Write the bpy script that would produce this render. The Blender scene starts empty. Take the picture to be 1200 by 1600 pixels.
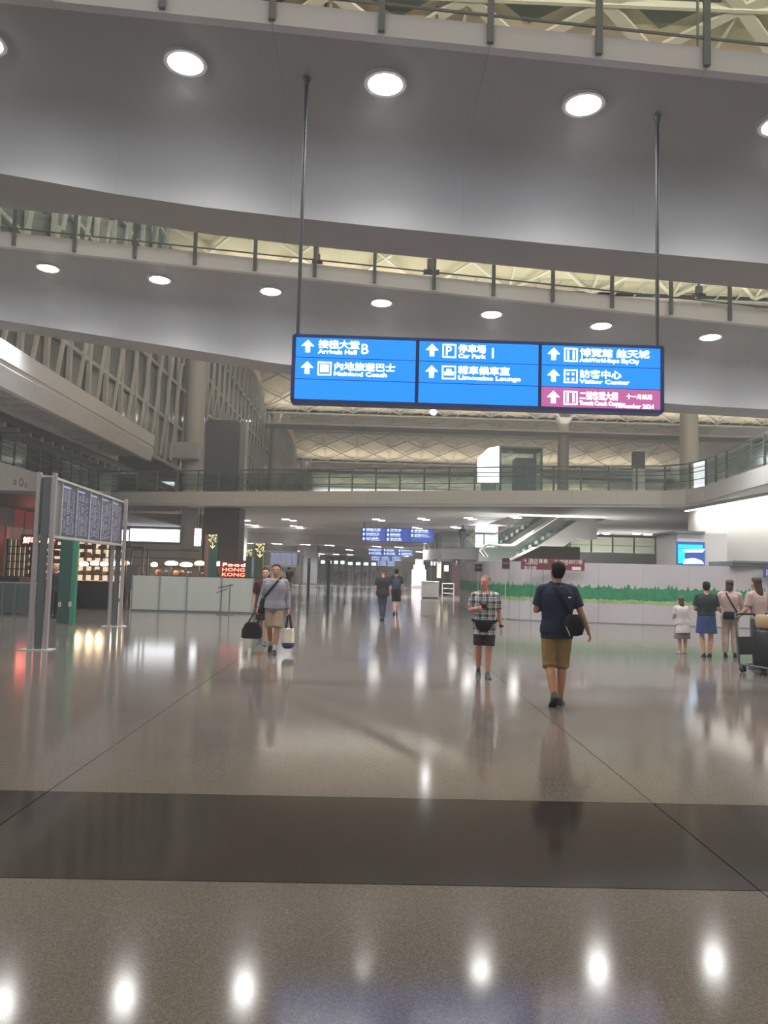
import bpy, bmesh, math, random
from mathutils import Vector, Matrix
random.seed(7)
S = bpy.context.scene
COL = S.collection
PI = math.pi
R = math.radians

# ------------------------------------------------------------------ camera, world, exposure
CAM_H = 1.65
cam_d = bpy.data.cameras.new('camera')
cam = bpy.data.objects.new('camera', cam_d)
COL.objects.link(cam)
cam_d.sensor_fit = 'HORIZONTAL'
cam_d.sensor_width = 36.0
cam_d.lens = 36.0
cam_d.clip_start = 0.05
cam_d.clip_end = 600
CR = Matrix.Rotation(R(-1.2), 4, 'Z') @ Matrix.Rotation(R(90 + 4.29), 4, 'X') @ Matrix.Rotation(R(1.5), 4, 'Z')
cam.matrix_world = Matrix.Translation((0, 0, CAM_H)) @ CR
S.camera = cam
S.view_settings.view_transform = 'Standard'
S.view_settings.look = 'None'
S.view_settings.gamma = 1.0
S.view_settings.use_curve_mapping = False
S.view_settings.exposure = 0.22
S.cycles.max_bounces = 6
S.cycles.diffuse_bounces = 3
S.cycles.glossy_bounces = 3
S.cycles.transparent_max_bounces = 12
S.cycles.use_denoising = True
S.cycles.sample_clamp_indirect = 4.0
S.cycles.caustics_reflective = False
S.cycles.caustics_refractive = False
W = bpy.data.worlds.new('world')
S.world = W
W.use_nodes = True
W.node_tree.nodes['Background'].inputs[0].default_value = (0.60, 0.61, 0.64, 1)
W.node_tree.nodes['Background'].inputs[1].default_value = 0.80

# light levels of the hall's lamps, added ones too (used by their builders below)
E_BRIDGE = 390.0      # bridge downlights, watt
E_ROOF = 2600.0       # uplights in the roof valleys
E_CEIL = 2300.0       # downlights under the upper deck
E_COVE = 260.0        # cove wash on the right wall

# ------------------------------------------------------------------ where things stand
def ray(px, py):
    return (CR.to_3x3() @ Vector(((px - 600) / 1200, (800 - py) / 1200, -1))).normalized()
def U(px, py, Y):                       # point of the plane y = Y
    d = ray(px, py); t = Y / d.y
    return Vector((d.x * t, Y, CAM_H + d.z * t))
def G(px, py, z=0.0):                   # point of the plane at height z
    d = ray(px, py); t = (z - CAM_H) / d.z
    return Vector((d.x * t, d.y * t, z))
def lerp(a, b, t): return a + (b - a) * t
def pl(pts, x):                         # piecewise linear
    if x <= pts[0][0]:
        a, b = pts[0], pts[1]
    elif x >= pts[-1][0]:
        a, b = pts[-2], pts[-1]
    else:
        for a, b in zip(pts, pts[1:]):
            if a[0] <= x <= b[0]: break
    return a[1] + (b[1] - a[1]) * (x - a[0]) / (b[0] - a[0])
ORD = ['first', 'second', 'third', 'fourth', 'fifth', 'sixth', 'seventh', 'eighth', 'ninth', 'tenth', 'eleventh', 'twelfth', 'thirteenth', 'fourteenth']

# ------------------------------------------------------------------ materials
def C(r, g, b):
    f = lambda c: (c / 255 / 12.92) if c / 255 <= 0.04045 else ((c / 255 + 0.055) / 1.055) ** 2.4
    return (f(r), f(g), f(b), 1.0)
MATS = {}
def mat(name, col, rough=0.5, metal=0.0, spec=0.5, emit=None, es=0.0, noise=None, bump=None):
    if name in MATS: return MATS[name]
    m = bpy.data.materials.new(name); m.use_nodes = True
    nt = m.node_tree; b = nt.nodes['Principled BSDF']
    b.inputs['Base Color'].default_value = col
    b.inputs['Roughness'].default_value = rough
    b.inputs['Metallic'].default_value = metal
    b.inputs['Specular IOR Level'].default_value = spec
    if emit:
        b.inputs['Emission Color'].default_value = emit
        b.inputs['Emission Strength'].default_value = es
    if noise:                            # (scale, amount): mottled base colour
        tc = nt.nodes.new('ShaderNodeTexCoord'); n = nt.nodes.new('ShaderNodeTexNoise')
        n.inputs['Scale'].default_value = noise[0]; n.inputs['Detail'].default_value = 4
        r = nt.nodes.new('ShaderNodeValToRGB')
        k = noise[1]
        r.color_ramp.elements[0].position = 0.3; r.color_ramp.elements[1].position = 0.7
        r.color_ramp.elements[0].color = (col[0] * (1 - k), col[1] * (1 - k), col[2] * (1 - k), 1)
        r.color_ramp.elements[1].color = (min(1, col[0] * (1 + k)), min(1, col[1] * (1 + k)), min(1, col[2] * (1 + k)), 1)
        nt.links.new(tc.outputs['Object'], n.inputs['Vector'])
        nt.links.new(n.outputs['Fac'], r.inputs['Fac'])
        nt.links.new(r.outputs['Color'], b.inputs['Base Color'])
        if bump:
            bp = nt.nodes.new('ShaderNodeBump'); bp.inputs['Strength'].default_value = bump; bp.inputs['Distance'].default_value = 0.01
            nt.links.new(n.outputs['Fac'], bp.inputs['Height']); nt.links.new(bp.outputs['Normal'], b.inputs['Normal'])
    MATS[name] = m
    return m
def glass(name, tint, mixv=0.12):        # thin pane: mostly see-through, a little gloss
    m = bpy.data.materials.new(name); m.use_nodes = True
    nt = m.node_tree; nt.nodes.clear()
    out = nt.nodes.new('ShaderNodeOutputMaterial'); mx = nt.nodes.new('ShaderNodeMixShader')
    t = nt.nodes.new('ShaderNodeBsdfTransparent'); t.inputs['Color'].default_value = tint
    g = nt.nodes.new('ShaderNodeBsdfGlossy'); g.inputs['Roughness'].default_value = 0.08
    g.inputs['Color'].default_value = (0.8, 0.9, 0.88, 1)
    mx.inputs[0].default_value = mixv
    nt.links.new(t.outputs[0], mx.inputs[1]); nt.links.new(g.outputs[0], mx.inputs[2]); nt.links.new(mx.outputs[0], out.inputs[0])
    MATS[name] = m
    return m
def granite(name, dark, light, rough, fine=170.0):
    m = bpy.data.materials.new(name); m.use_nodes = True
    nt = m.node_tree; b = nt.nodes['Principled BSDF']; L = nt.links.new
    tc = nt.nodes.new('ShaderNodeTexCoord')
    n1 = nt.nodes.new('ShaderNodeTexNoise'); n1.inputs['Scale'].default_value = fine; n1.inputs['Detail'].default_value = 3
    n2 = nt.nodes.new('ShaderNodeTexVoronoi'); n2.inputs['Scale'].default_value = fine * 0.5
    n3 = nt.nodes.new('ShaderNodeTexNoise'); n3.inputs['Scale'].default_value = 0.6; n3.inputs['Detail'].default_value = 2
    for n in (n1, n2, n3): L(tc.outputs['Object'], n.inputs['Vector'])
    a = nt.nodes.new('ShaderNodeMath'); a.operation = 'MULTIPLY_ADD'
    L(n2.outputs['Distance'], a.inputs[0]); a.inputs[1].default_value = 0.35; L(n1.outputs['Fac'], a.inputs[2])
    c = nt.nodes.new('ShaderNodeMath'); c.operation = 'MULTIPLY_ADD'
    L(n3.outputs['Fac'], c.inputs[0]); c.inputs[1].default_value = 0.25; L(a.outputs[0], c.inputs[2])
    r = nt.nodes.new('ShaderNodeValToRGB')
    r.color_ramp.elements[0].position = 0.45; r.color_ramp.elements[1].position = 1.05
    r.color_ramp.elements[0].color = dark; r.color_ramp.elements[1].color = light
    L(c.outputs[0], r.inputs['Fac']); L(r.outputs['Color'], b.inputs['Base Color'])
    b.inputs['Roughness'].default_value = rough
    b.inputs['Specular IOR Level'].default_value = 0.40
    MATS[name] = m
    return m
def emit(name, col, s):
    return mat(name, (0.02, 0.02, 0.02, 1), 0.4, emit=col, es=s)

M_floor = granite('floor_granite', C(64, 60, 58), C(118, 112, 108), 0.11)
M_band = granite('dark_granite', C(30, 28, 27), C(62, 58, 55), 0.10)
M_joint = mat('floor_joint', C(70, 62, 56), 0.7)
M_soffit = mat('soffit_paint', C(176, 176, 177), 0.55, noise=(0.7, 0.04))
M_white = mat('white_paint', C(218, 217, 217), 0.5, noise=(0.5, 0.03))
M_cream = mat('roof_cream', C(226, 214, 186), 0.7, noise=(0.3, 0.05))
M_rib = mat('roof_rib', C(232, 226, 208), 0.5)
M_steel = mat('grey_steel', C(120, 126, 126), 0.4, 0.2)
M_dsteel = mat('dark_steel', C(88, 96, 96), 0.45, 0.2)
M_lsteel = mat('light_steel', C(188, 186, 184), 0.35, 0.1)
M_alu = mat('white_steel', C(196, 196, 192), 0.45)
M_pane = mat('night_glass', C(104, 112, 108), 0.12, spec=0.7, noise=(0.25, 0.3))
M_glass = glass('rail_glass', (0.93, 0.97, 0.95, 1), 0.05)
M_gglass = glass('green_glass', (0.74, 0.82, 0.79, 1), 0.08)
M_black = mat('black_plastic', C(26, 27, 30), 0.4)
M_char = mat('charcoal_cladding', C(66, 68, 74), 0.5, noise=(1.5, 0.1))
M_dgreen = mat('dark_green_panel', C(40, 78, 68), 0.35)
M_green = mat('green_panel', C(50, 132, 102), 0.35)
M_maroon = mat('maroon_panel', C(58, 36, 42), 0.5, spec=.2)
M_crim = mat('crimson_panel', C(128, 44, 58), 0.4)
M_hoard = mat('hoarding_white', C(182, 179, 183), 0.45, noise=(0.8, 0.03))
M_lamp = emit('lamp_lens', (0.97, 0.98, 1.0, 1), 40)
M_lampsm = emit('lamp_lens_small', (1.0, 0.98, 0.93, 1), 26)
M_warm = emit('warm_lamp', (1.0, 0.72, 0.42, 1), 7)
M_warmsh = emit('warm_backwall', (1.0, 0.74, 0.50, 1), 0.85)
M_litw = emit('lit_white', (0.93, 0.95, 1.0, 1), 3.2)
M_litp = emit('lit_pink', (1.0, 0.86, 0.94, 1), 1.6)
M_neon = emit('red_neon', (1.0, 0.10, 0.06, 1), 9)
M_neonw = emit('red_neon_core', (1.0, 0.42, 0.32, 1), 6)
M_txt = emit('lit_letters', (0.92, 0.98, 1.0, 1), 5.0)
M_txtf = emit('lit_letters_far', (0.80, 0.93, 1.0, 1), 2.2)
M_blue = emit('lit_blue', (0.006, 0.25, 1.0, 1), 1.12)
M_bluef = emit('lit_blue_far', (0.02, 0.10, 0.55, 1), 0.75)
M_red = emit('lit_crimson', (0.55, 0.13, 0.36, 1), 0.9)
M_ylw = emit('yellow_glyph', (1.0, 0.85, 0.35, 1), 1.6)
M_wprint = mat('white_print', C(225, 222, 222), 0.5)

# ------------------------------------------------------------------ mesh helpers
WM = {}                                   # world matrices of roots
def setp(o, label=None, cat=None, group=None, kind=None):
    if label: o['label'] = label
    if cat: o['category'] = cat
    if group: o['group'] = group
    if kind: o['kind'] = kind
    return o
def root(name, loc, label=None, cat=None, group=None, kind=None, rz=0.0):
    o = bpy.data.objects.new(name, None); COL.objects.link(o)
    o.empty_display_size = 0.2
    m = Matrix.Translation(Vector(loc)) @ Matrix.Rotation(rz, 4, 'Z')
    o.location = loc; o.rotation_euler = (0, 0, rz)
    WM[o.name] = m
    return setp(o, label, cat, group, kind)
class MB:
    def __init__(s): s.v = []; s.f = []
    def add(s, vs, fs):
        n = len(s.v); s.v += [tuple(v) for v in vs]; s.f += [tuple(i + n for i in f) for f in fs]; return s
    def box(s, c, d, rz=0.0, M=None):
        x, y, z = d[0] / 2, d[1] / 2, d[2] / 2
        m = Matrix.Translation(Vector(c)) @ (M.to_4x4() if M else Matrix.Rotation(rz, 4, 'Z'))
        vs = [m @ Vector(p) for p in ((-x, -y, -z), (x, -y, -z), (x, y, -z), (-x, y, -z), (-x, -y, z), (x, -y, z), (x, y, z), (-x, y, z))]
        return s.add(vs, [(0, 3, 2, 1), (4, 5, 6, 7), (0, 1, 5, 4), (1, 2, 6, 5), (2, 3, 7, 6), (3, 0, 4, 7)])
    def bbox(s, a, b):
        return s.box([(a[i] + b[i]) / 2 for i in range(3)], [abs(b[i] - a[i]) for i in range(3)])
    def beam(s, a, b, w, h=None, up=(0, 0, 1)):
        a, b = Vector(a), Vector(b); h = h or w
        z = (b - a).normalized(); u = Vector(up)
        if abs(z.dot(u)) > 0.98: u = Vector((1, 0, 0))
        x = z.cross(u).normalized(); y = x.cross(z)
        vs = []
        for p in (a, b):
            for i, j in ((-1, -1), (1, -1), (1, 1), (-1, 1)): vs.append(p + x * (i * w / 2) + y * (j * h / 2))
        return s.add(vs, [(0, 1, 2, 3), (7, 6, 5, 4), (0, 4, 5, 1), (1, 5, 6, 2), (2, 6, 7, 3), (3, 7, 4, 0)])
    def cyl(s, a, b, ra, rb=None, n=12):
        a, b = Vector(a), Vector(b); rb = ra if rb is None else rb
        z = (b - a).normalized(); u = Vector((0, 0, 1)) if abs(z.z) < 0.95 else Vector((1, 0, 0))
        x = z.cross(u).normalized(); y = z.cross(x)
        vs = [a + x * (math.cos(t) * ra) + y * (math.sin(t) * ra) for t in (2 * PI * k / n for k in range(n))]
        vs += [b + x * (math.cos(t) * rb) + y * (math.sin(t) * rb) for t in (2 * PI * k / n for k in range(n))]
        fs = [(k, n + k, n + (k + 1) % n, (k + 1) % n) for k in range(n)]
        fs += [tuple(range(n)), tuple(range(2 * n - 1, n - 1, -1))]
        return s.add(vs, fs)
    def tube(s, pts, r, n=8):
        for a, b in zip(pts, pts[1:]): s.cyl(a, b, r, r, n)
        return s
    def sph(s, c, r, n=10, m=7):
        r = (r, r, r) if not hasattr(r, '__len__') else r
        vs = [(c[0], c[1], c[2] - r[2])]
        for i in range(1, m):
            a = PI * i / m
            for k in range(n):
                t = 2 * PI * k / n
                vs.append((c[0] + r[0] * math.sin(a) * math.cos(t), c[1] + r[1] * math.sin(a) * math.sin(t), c[2] - r[2] * math.cos(a)))
        vs.append((c[0], c[1], c[2] + r[2]))
        fs = [(0, 1 + (k + 1) % n, 1 + k) for k in range(n)]
        for i in range(m - 2):
            b0 = 1 + i * n; b1 = b0 + n
            fs += [(b0 + k, b0 + (k + 1) % n, b1 + (k + 1) % n, b1 + k) for k in range(n)]
        l = len(vs) - 1; b0 = 1 + (m - 2) * n
        fs += [(b0 + k, b0 + (k + 1) % n, l) for k in range(n)]
        return s.add(vs, fs)
    def loft(s, rings, cap=True, closed=True):
        n = len(rings[0]); vs = [p for r in rings for p in r]; fs = []
        for i in range(len(rings) - 1):
            for k in range(n if closed else n - 1):
                a = i * n + k; b = i * n + (k + 1) % n
                fs.append((a, b, b + n, a + n))
        if cap:
            fs.append(tuple(range(n - 1, -1, -1))); fs.append(tuple(range((len(rings) - 1) * n, len(rings) * n)))
        return s.add(vs, fs)
    def ell(s, zr, n=16):                 # loft of ellipses: (z, cx, cy, rx, ry)
        return s.loft([[(cx + rx * math.cos(2 * PI * k / n), cy + ry * math.sin(2 * PI * k / n), z) for k in range(n)] for z, cx, cy, rx, ry in zr])
    def prism(s, poly, z0, z1):           # polygon in xy, extruded in z
        n = len(poly)
        vs = [(p[0], p[1], z0) for p in poly] + [(p[0], p[1], z1) for p in poly]
        return s.add(vs, [tuple(range(n - 1, -1, -1)), tuple(range(n, 2 * n))] + [(k, (k + 1) % n, n + (k + 1) % n, n + k) for k in range(n)])
    def prism_y(s, poly, y0, y1):         # polygon in xz, extruded in y
        n = len(poly)
        vs = [(p[0], y0, p[1]) for p in poly] + [(p[0], y1, p[1]) for p in poly]
        return s.add(vs, [tuple(range(n)), tuple(range(2 * n - 1, n - 1, -1))] + [(k, n + k, n + (k + 1) % n, (k + 1) % n) for k in range(n)])
    def mesh(s, name, m, smooth=False, fixn=True):
        me = bpy.data.meshes.new(name); me.from_pydata(s.v, [], s.f)
        if fixn:
            bm = bmesh.new(); bm.from_mesh(me); bmesh.ops.recalc_face_normals(bm, faces=bm.faces); bm.to_mesh(me); bm.free()
        if m: me.materials.append(m)
        if smooth:
            me.polygons.foreach_set('use_smooth', [True] * len(me.polygons))
            try: me.set_sharp_from_angle(angle=R(40))
            except Exception: pass
        return me
    def build(s, name, m, parent=None, smooth=False, local=False, **kw):
        me = s.mesh(name, m, smooth)
        return put(name, me, parent, local, **kw)
def put(name, me, parent=None, local=False, label=None, cat=None, group=None, kind=None, mw=None):
    o = bpy.data.objects.new(name, me); COL.objects.link(o)
    if parent:
        o.parent = parent
        if not local:
            P = WM[parent.name]
            o.matrix_local = P.inverted() @ (mw if mw is not None else Matrix.Identity(4))
            WM[o.name] = mw.copy() if mw is not None else Matrix.Identity(4)
        else:
            o.matrix_local = mw if mw is not None else Matrix.Identity(4)
            WM[o.name] = WM[parent.name] @ o.matrix_local
    else:
        o.matrix_world = mw if mw is not None else Matrix.Identity(4)
        WM[o.name] = o.matrix_world.copy()
    return setp(o, label, cat, group, kind)
def solid(mb, name, m, base, label, cat, group=None, kind=None, smooth=False):  # one-mesh thing built in world space, origin moved to its base
    mb.v = [(v[0] - base[0], v[1] - base[1], v[2] - base[2]) for v in mb.v]
    o = mb.build(name, m, None, smooth, label=label, cat=cat, group=group, kind=kind)
    o.location = base; WM[o.name] = Matrix.Translation(Vector(base))
    return o
UNIT = {}
def unit_beam(m):                         # unit box along z sharing one mesh per material
    if m.name not in UNIT: UNIT[m.name] = MB().box((0, 0, 0.5), (1, 1, 1)).mesh('beam_' + m.name, m)
    return UNIT[m.name]
def beam_piece(name, m, parent, a, b, w, h=None, up=(0, 0, 1), **kw):
    a, b = Vector(a), Vector(b); h = h or w
    z = (b - a); L = z.length; z = z / L; u = Vector(up)
    if abs(z.dot(u)) > 0.98: u = Vector((1, 0, 0))
    x = z.cross(u).normalized(); y = z.cross(x)
    M = Matrix(((x.x * w, y.x * h, z.x * L, a.x), (x.y * w, y.y * h, z.y * L, a.y), (x.z * w, y.z * h, z.z * L, a.z), (0, 0, 0, 1)))
    return put(name, unit_beam(m), parent, mw=M, **kw)
def light(name, kind, loc, energy, col=(1, 1, 1), parent=None, **kw):
    d = bpy.data.lights.new(name, kind); d.energy = energy; d.color = col
    for k, v in kw.items():
        if k != 'rot': setattr(d, k, v)
    o = bpy.data.objects.new(name, d); COL.objects.link(o)
    o.location = loc; o.rotation_euler = kw.get('rot', (0, 0, 0))
    if parent:
        o.parent = parent; o.matrix_parent_inverse = WM[parent.name].inverted()
    return o
def evalmesh(o, name, m=None):
    dg = bpy.context.evaluated_depsgraph_get(); dg.update()
    me = bpy.data.meshes.new_from_object(o.evaluated_get(dg))
    me.name = name
    if m:
        me.materials.clear(); me.materials.append(m)
    return me
def text_mesh(body, size, m, depth=0.0, align='LEFT', bold=0.0):
    cu = bpy.data.curves.new('text', 'FONT'); cu.body = body; cu.size = size; cu.extrude = depth; cu.align_x = align
    cu.resolution_u = 2; cu.offset = bold * size
    o = bpy.data.objects.new('text', cu); COL.objects.link(o)
    me = evalmesh(o, 'lettering', m)
    bpy.data.objects.remove(o); bpy.data.curves.remove(cu)
    return me
def text(body, size, m, parent, mw, name='lettering', width=None, depth=0.004, align='LEFT', bold=0.0, **kw):
    me = text_mesh(body, size, m, depth, align, bold)
    if width and len(me.vertices):
        xs = [v.co.x for v in me.vertices]; w = max(xs) - min(xs)
        me.transform(Matrix.Diagonal((width / w, 1, 1, 1)))
    return put(name, me, parent, mw=mw, **kw)
def face_cam(loc, rz=0.0):                # local xy of a text -> upright plane facing -y, turned by rz
    return Matrix.Translation(Vector(loc)) @ Matrix.Rotation(rz, 4, 'Z') @ Matrix.Rotation(PI / 2, 4, 'X')
# ================================================================== LARGE STRUCTURE
# ---- floor: big polished granite slabs between joints, dark bands across
floor = root('floor', (0, 0, 0), kind='structure')
MB().bbox((-40, -14, -0.30), (60, 215, -0.02)).build('floor_bed', M_joint, floor)
bY = [G(560, 1246).y, G(560, 1381).y]
bands = [(bY[1], bY[0]), (27.6, 28.3), (40.0, 40.9), (55, 56), (78, 79.5)]
xs = [-2.24 + 4.38 * k for k in range(-7, 12)]
segs, y = [], -12.0
for a, b in bands: segs += [(y, a, 0), (a, b, 1)]; y = b
segs.append((y, 212, 0))
for i in range(len(xs) - 1):
    for a, b, d in segs:
        g = 0.004
        MB().bbox((xs[i] + g, a + g, -0.05), (xs[i + 1] - g, b - g, 0.0)).build('floor_band' if d else 'floor_slab', M_band if d else M_floor, floor)

# ---- roof: cross vaults on 46 m centres, diagrid ribs
ceil_ = root('ceiling', (0, 0, 22.3), kind='structure')
VAL = [9, 55, 101, 147, 193]
ZV, RISE = 22.3, 4.6
def vz(y0, y):                             # vault height between valley y0 and y0+46
    t = (y - y0 - 23) / 23
    return ZV + RISE * (1 - t * t)
XN = [-14.5 + 6.1 * k for k in range(0, 13)]
for vi, y0 in enumerate([-37] + VAL[:-1]):
    N = 16; sk = MB()
    ring = lambda off: [(y0 + 46 * k / N, vz(y0, y0 + 46 * k / N) + off) for k in range(N + 1)]
    for off in (0.35, 0.65):
        pts = ring(off)
        for k in range(N):
            a, b = pts[k], pts[k + 1]
            q = [(XN[0], a[0], a[1]), (XN[-1], a[0], a[1]), (XN[-1], b[0], b[1]), (XN[0], b[0], b[1])]
            sk.add(q, [(0, 1, 2, 3)])
    sk.build('roof_shell', M_cream, ceil_)
    NJ = 8; nd = [y0 + 46 * j / NJ for j in range(NJ + 1)]
    P = lambda i, j, o=0.0: Vector((XN[i], nd[j], vz(y0, nd[j]) + o))
    lat = MB(); near = vi in (0, 1, 2)
    for i in range(len(XN) - 1):
        for j in range(NJ):
            w = (0.55 if 2 <= j <= 5 else 0.22) if vi <= 1 else 0.16
            prs = [(P(i, j), P(i + 1, j + 1)), (P(i + 1, j), P(i, j + 1))] if (i + j) % 1 == 0 else []
            for a, b in prs:
                show = (vi == 1) or (vi == 2 and XN[i] < 35)
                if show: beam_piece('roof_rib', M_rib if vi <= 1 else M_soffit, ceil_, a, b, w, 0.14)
                else: lat.beam(a, b, w, 0.14)
    for i in range(len(XN)):
        for j in range(NJ):
            lat.beam(P(i, j, .1), P(i, j + 1, .1), 0.12, 0.12)
    for j in range(0, NJ + 1, 2):
        lat.beam(P(0, j, .02), P(len(XN) - 1, j, .02), 0.2, 0.3)
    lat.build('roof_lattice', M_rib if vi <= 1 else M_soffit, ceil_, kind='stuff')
    if vi == 1:                            # dark triangular skylights along the crown
        for i in range(len(XN) - 1):
            for s in (0, 1):
                j = 4; c = (P(i, j) + P(i + 1, j)) / 2
                e = P(i, j + (1 if s else -1)).lerp(P(i + 1, j + (1 if s else -1)), .5)
                a, b = P(i, j).lerp(c, .30), P(i + 1, j).lerp(c, .30); m = c.lerp(e, .30)
                z = Vector((0, 0, .30))
                MB().add([a + z, b + z, m + z, a + z * 1.15, b + z * 1.15, m + z * 1.15], [(0, 1, 2), (5, 4, 3), (0, 3, 4, 1), (1, 4, 5, 2), (2, 5, 3, 0)]).build('skylight', M_pane, ceil_)
for y0 in VAL:                             # valley trusses with uplight troughs
    t = MB()
    a, b = Vector((XN[0], y0, ZV - 0.2)), Vector((XN[-1], y0, ZV - 0.2))
    d = Vector((0, 0.9, 0.9)); e = Vector((0, -0.9, 0.9))
    t.cyl(a, b, .14, n=8)
    t.cyl(a + d, b + d, .09, n=6); t.cyl(a + e, b + e, .09, n=6)
    for k in range(49):
        p = a.lerp(b, k / 48); q = a.lerp(b, (k + .5) / 48)
        t.beam(p, q + d, .07); t.beam(p, q + e, .07)
    t.build('valley_truss', M_alu, ceil_)
    MB().bbox((XN[0], y0 - 1.9, ZV - 2.1), (XN[-1], y0 + 1.9, ZV - 1.9)).build('light_trough', M_white, ceil_)
    for s in (-1, 1):
        light('roof_uplight', 'AREA', (22, y0 + s * 1.6, ZV - 1.82), E_ROOF * {9: 6.0, 55: 0.8 if s < 0 else 1.2}.get(y0, 1.0), (1.0, 0.93, 0.80), ceil_, shape='RECTANGLE', size=70, size_y=0.5, rot=(PI + s * R(-42), 0, 0))

# ---- left: tall glazed wall with tubular mullions and raking struts
wl = root('wall_left', (-14.3, 60, 9), kind='structure')
XW = -14.3
rows = [8.7, 11.7, 14.7, 17.7, 20.7, 23.7]
YS = [13 + 2.5 * k for k in range(0, 70)]
far = MB(); farp = MB()
pane_me = MB().box((0, 0, 0), (0.03, 2.3, 2.86)).mesh('pane', M_pane)
for k, y in enumerate(YS):
    one = y < 104
    if one:
        beam_piece('mullion', M_alu, wl, (XW + .2, y, 8.72), (XW + .2, y, 24.4), .24, .2)
        if k + 1 < len(YS):
            beam_piece('raking_strut', M_alu, wl, (XW + .5, y + .2, 8.8), (XW + .5, y + 2.3, 16.2), .14, .14)
            beam_piece('raking_strut', M_alu, wl, (XW + .5, y + .2, 16.2), (XW + .5, y + 2.3, 24.0), .14, .14)
    else:
        far.beam((XW + .2, y, 8.7), (XW + .2, y, 24.4), .24, .2)
        far.beam((XW + .5, y + .2, 8.8), (XW + .5, y + 2.3, 16.2), .14); far.beam((XW + .5, y + .2, 16.2), (XW + .5, y + 2.3, 24), .14)
    for z0, z1 in zip(rows, rows[1:]):
        if one: put('pane', pane_me, wl, mw=Matrix.Translation((XW, y + 1.25, (z0 + z1) / 2)))
        else: farp.box((XW, y + 1.25, (z0 + z1) / 2), (.03, 2.3, 2.86))
for z in rows:
    beam_piece('transom', M_alu, wl, (XW + .15, YS[0], z), (XW + .15, YS[-1], z), .16, .2)
for y in (72, 84, 96):                      # the lower part of the wall beyond the gallery
    beam_piece('transom', M_alu, wl, (XW + .15, y, 6.7), (XW + .15, y + 12, 6.7), .16, .2)
far.build('mullion_row', M_alu, wl, kind='stuff'); farp.build('pane_row', M_pane, wl, kind='stuff')
MB().bbox((XW - .3, 62, 5.4), (XW - .05, 186, 8.7)).build('wall_base', M_white, wl)
MB().bbox((XW - .5, 10, 24.2), (XW + .6, 190, 28)).build('wall_head', M_cream, wl)
MB().bbox((XW - 2.4, 10, 8.0), (XW - 2.2, 190, 26)).build('night_backing', M_char, wl)

# ---- far end and right side of the hall
we = root('wall_far', (10, 196, 0), kind='structure')
MB().bbox((-40, 196, 0), (62, 197, 27)).build('end_wall', M_white, we)
MB().bbox((-15, 190, 0), (40, 190.3, 3.9)).build('end_shopfront', M_dgreen, we)
wr = root('wall_right', (15, 28, 0), kind='structure')
MB().bbox((14.5, 18, 0), (14.8, 34.4, 4.68)).build('lit_wall', M_white, wr)
MB().bbox((58.5, -14, 0), (59.0, 196, 28)).build('side_wall', M_white, wr)

# ---- columns
M_col = mat('column_paint', C(188, 186, 180), 0.5)
for n, (cx, cy, r, lab) in enumerate([
        (-12.9, 56, .72, 'round grey column rising beside the tall dark totem at left'),
        (-12.7, 102, .72, 'round pale column farther along the glazed wall, behind the dark totem'),
        (-12.7, 148, .72, 'thin far column at the end of the glazed wall'),
        (23.7, 56, .68, 'thick pale column at right, below the right end of the blue sign'),
        (25.8, 101, .78, 'slim pale column beyond the deck, left of the thick right column')]):
    c = root('column', (cx, cy, 0), lab, 'column', 'roof columns')
    MB().cyl((cx, cy, 0), (cx, cy, 22.2), r, r * .94, 28).build('shaft', M_col, c, smooth=True)
    MB().cyl((cx, cy, 21.6), (cx, cy, 22.4), r * .94, r * 1.5, 20).build('column_head', M_alu, c, smooth=True)
    for s in (-1, 1):
        for t in (-1, 1):
            MB().cyl((cx, cy, 21.8), (cx + 2.6 * s, cy + 3 * t, 24.0), .12, .09, 8).build('roof_strut', M_alu, c)

# ================================================================== FOOTBRIDGES OVERHEAD
def rail(parent, path, sp, h, mids=(), drop=0.0, m=None, gm=None, pw=.06, gz=(.1, .95), skip=()):
    """posts, handrail, thinner rails and glass along a path of points at deck level"""
    m = m or M_dsteel; gm = gm or M_glass
    L = [0.0]
    for a, b in zip(path, path[1:]): L.append(L[-1] + (Vector(b) - Vector(a)).length)
    def at(s):
        for i in range(len(path) - 1):
            if s <= L[i + 1] + 1e-6:
                t = (s - L[i]) / max(1e-6, L[i + 1] - L[i]); return Vector(path[i]).lerp(Vector(path[i + 1]), t)
        return Vector(path[-1])
    n = max(1, round(L[-1] / sp)); P = [at(L[-1] * k / n) for k in range(n + 1)]
    Z = Vector((0, 0, 1))
    for p in P: beam_piece('post', m, parent, p - Z * drop, p + Z * h, pw, pw * 1.6)
    for hh, w, nm in [(h, pw * 1.15, 'handrail')] + [(q, pw * .55, 'lower_rail') for q in mids]:
        t = MB()
        for a, b in zip(path, path[1:]): t.beam(Vector(a) + Z * hh, Vector(b) + Z * hh, w, w)
        t.build(nm, m, parent)
    for a, b in zip(P, P[1:]):
        d = (b - a).normalized(); x = d.cross(Z).normalized() * .006
        a2, b2 = a + d * .04, b - d * .04
        q = [a2 + Z * gz[0], b2 + Z * gz[0], b2 + Z * gz[1], a2 + Z * gz[1]]
        MB().add([p - x for p in q] + [p + x for p in q], [(0, 1, 2, 3), (7, 6, 5, 4), (0, 4, 5, 1), (1, 5, 6, 2), (2, 6, 7, 3), (3, 7, 4, 0)]).build('glass_panel', gm, parent)

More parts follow.
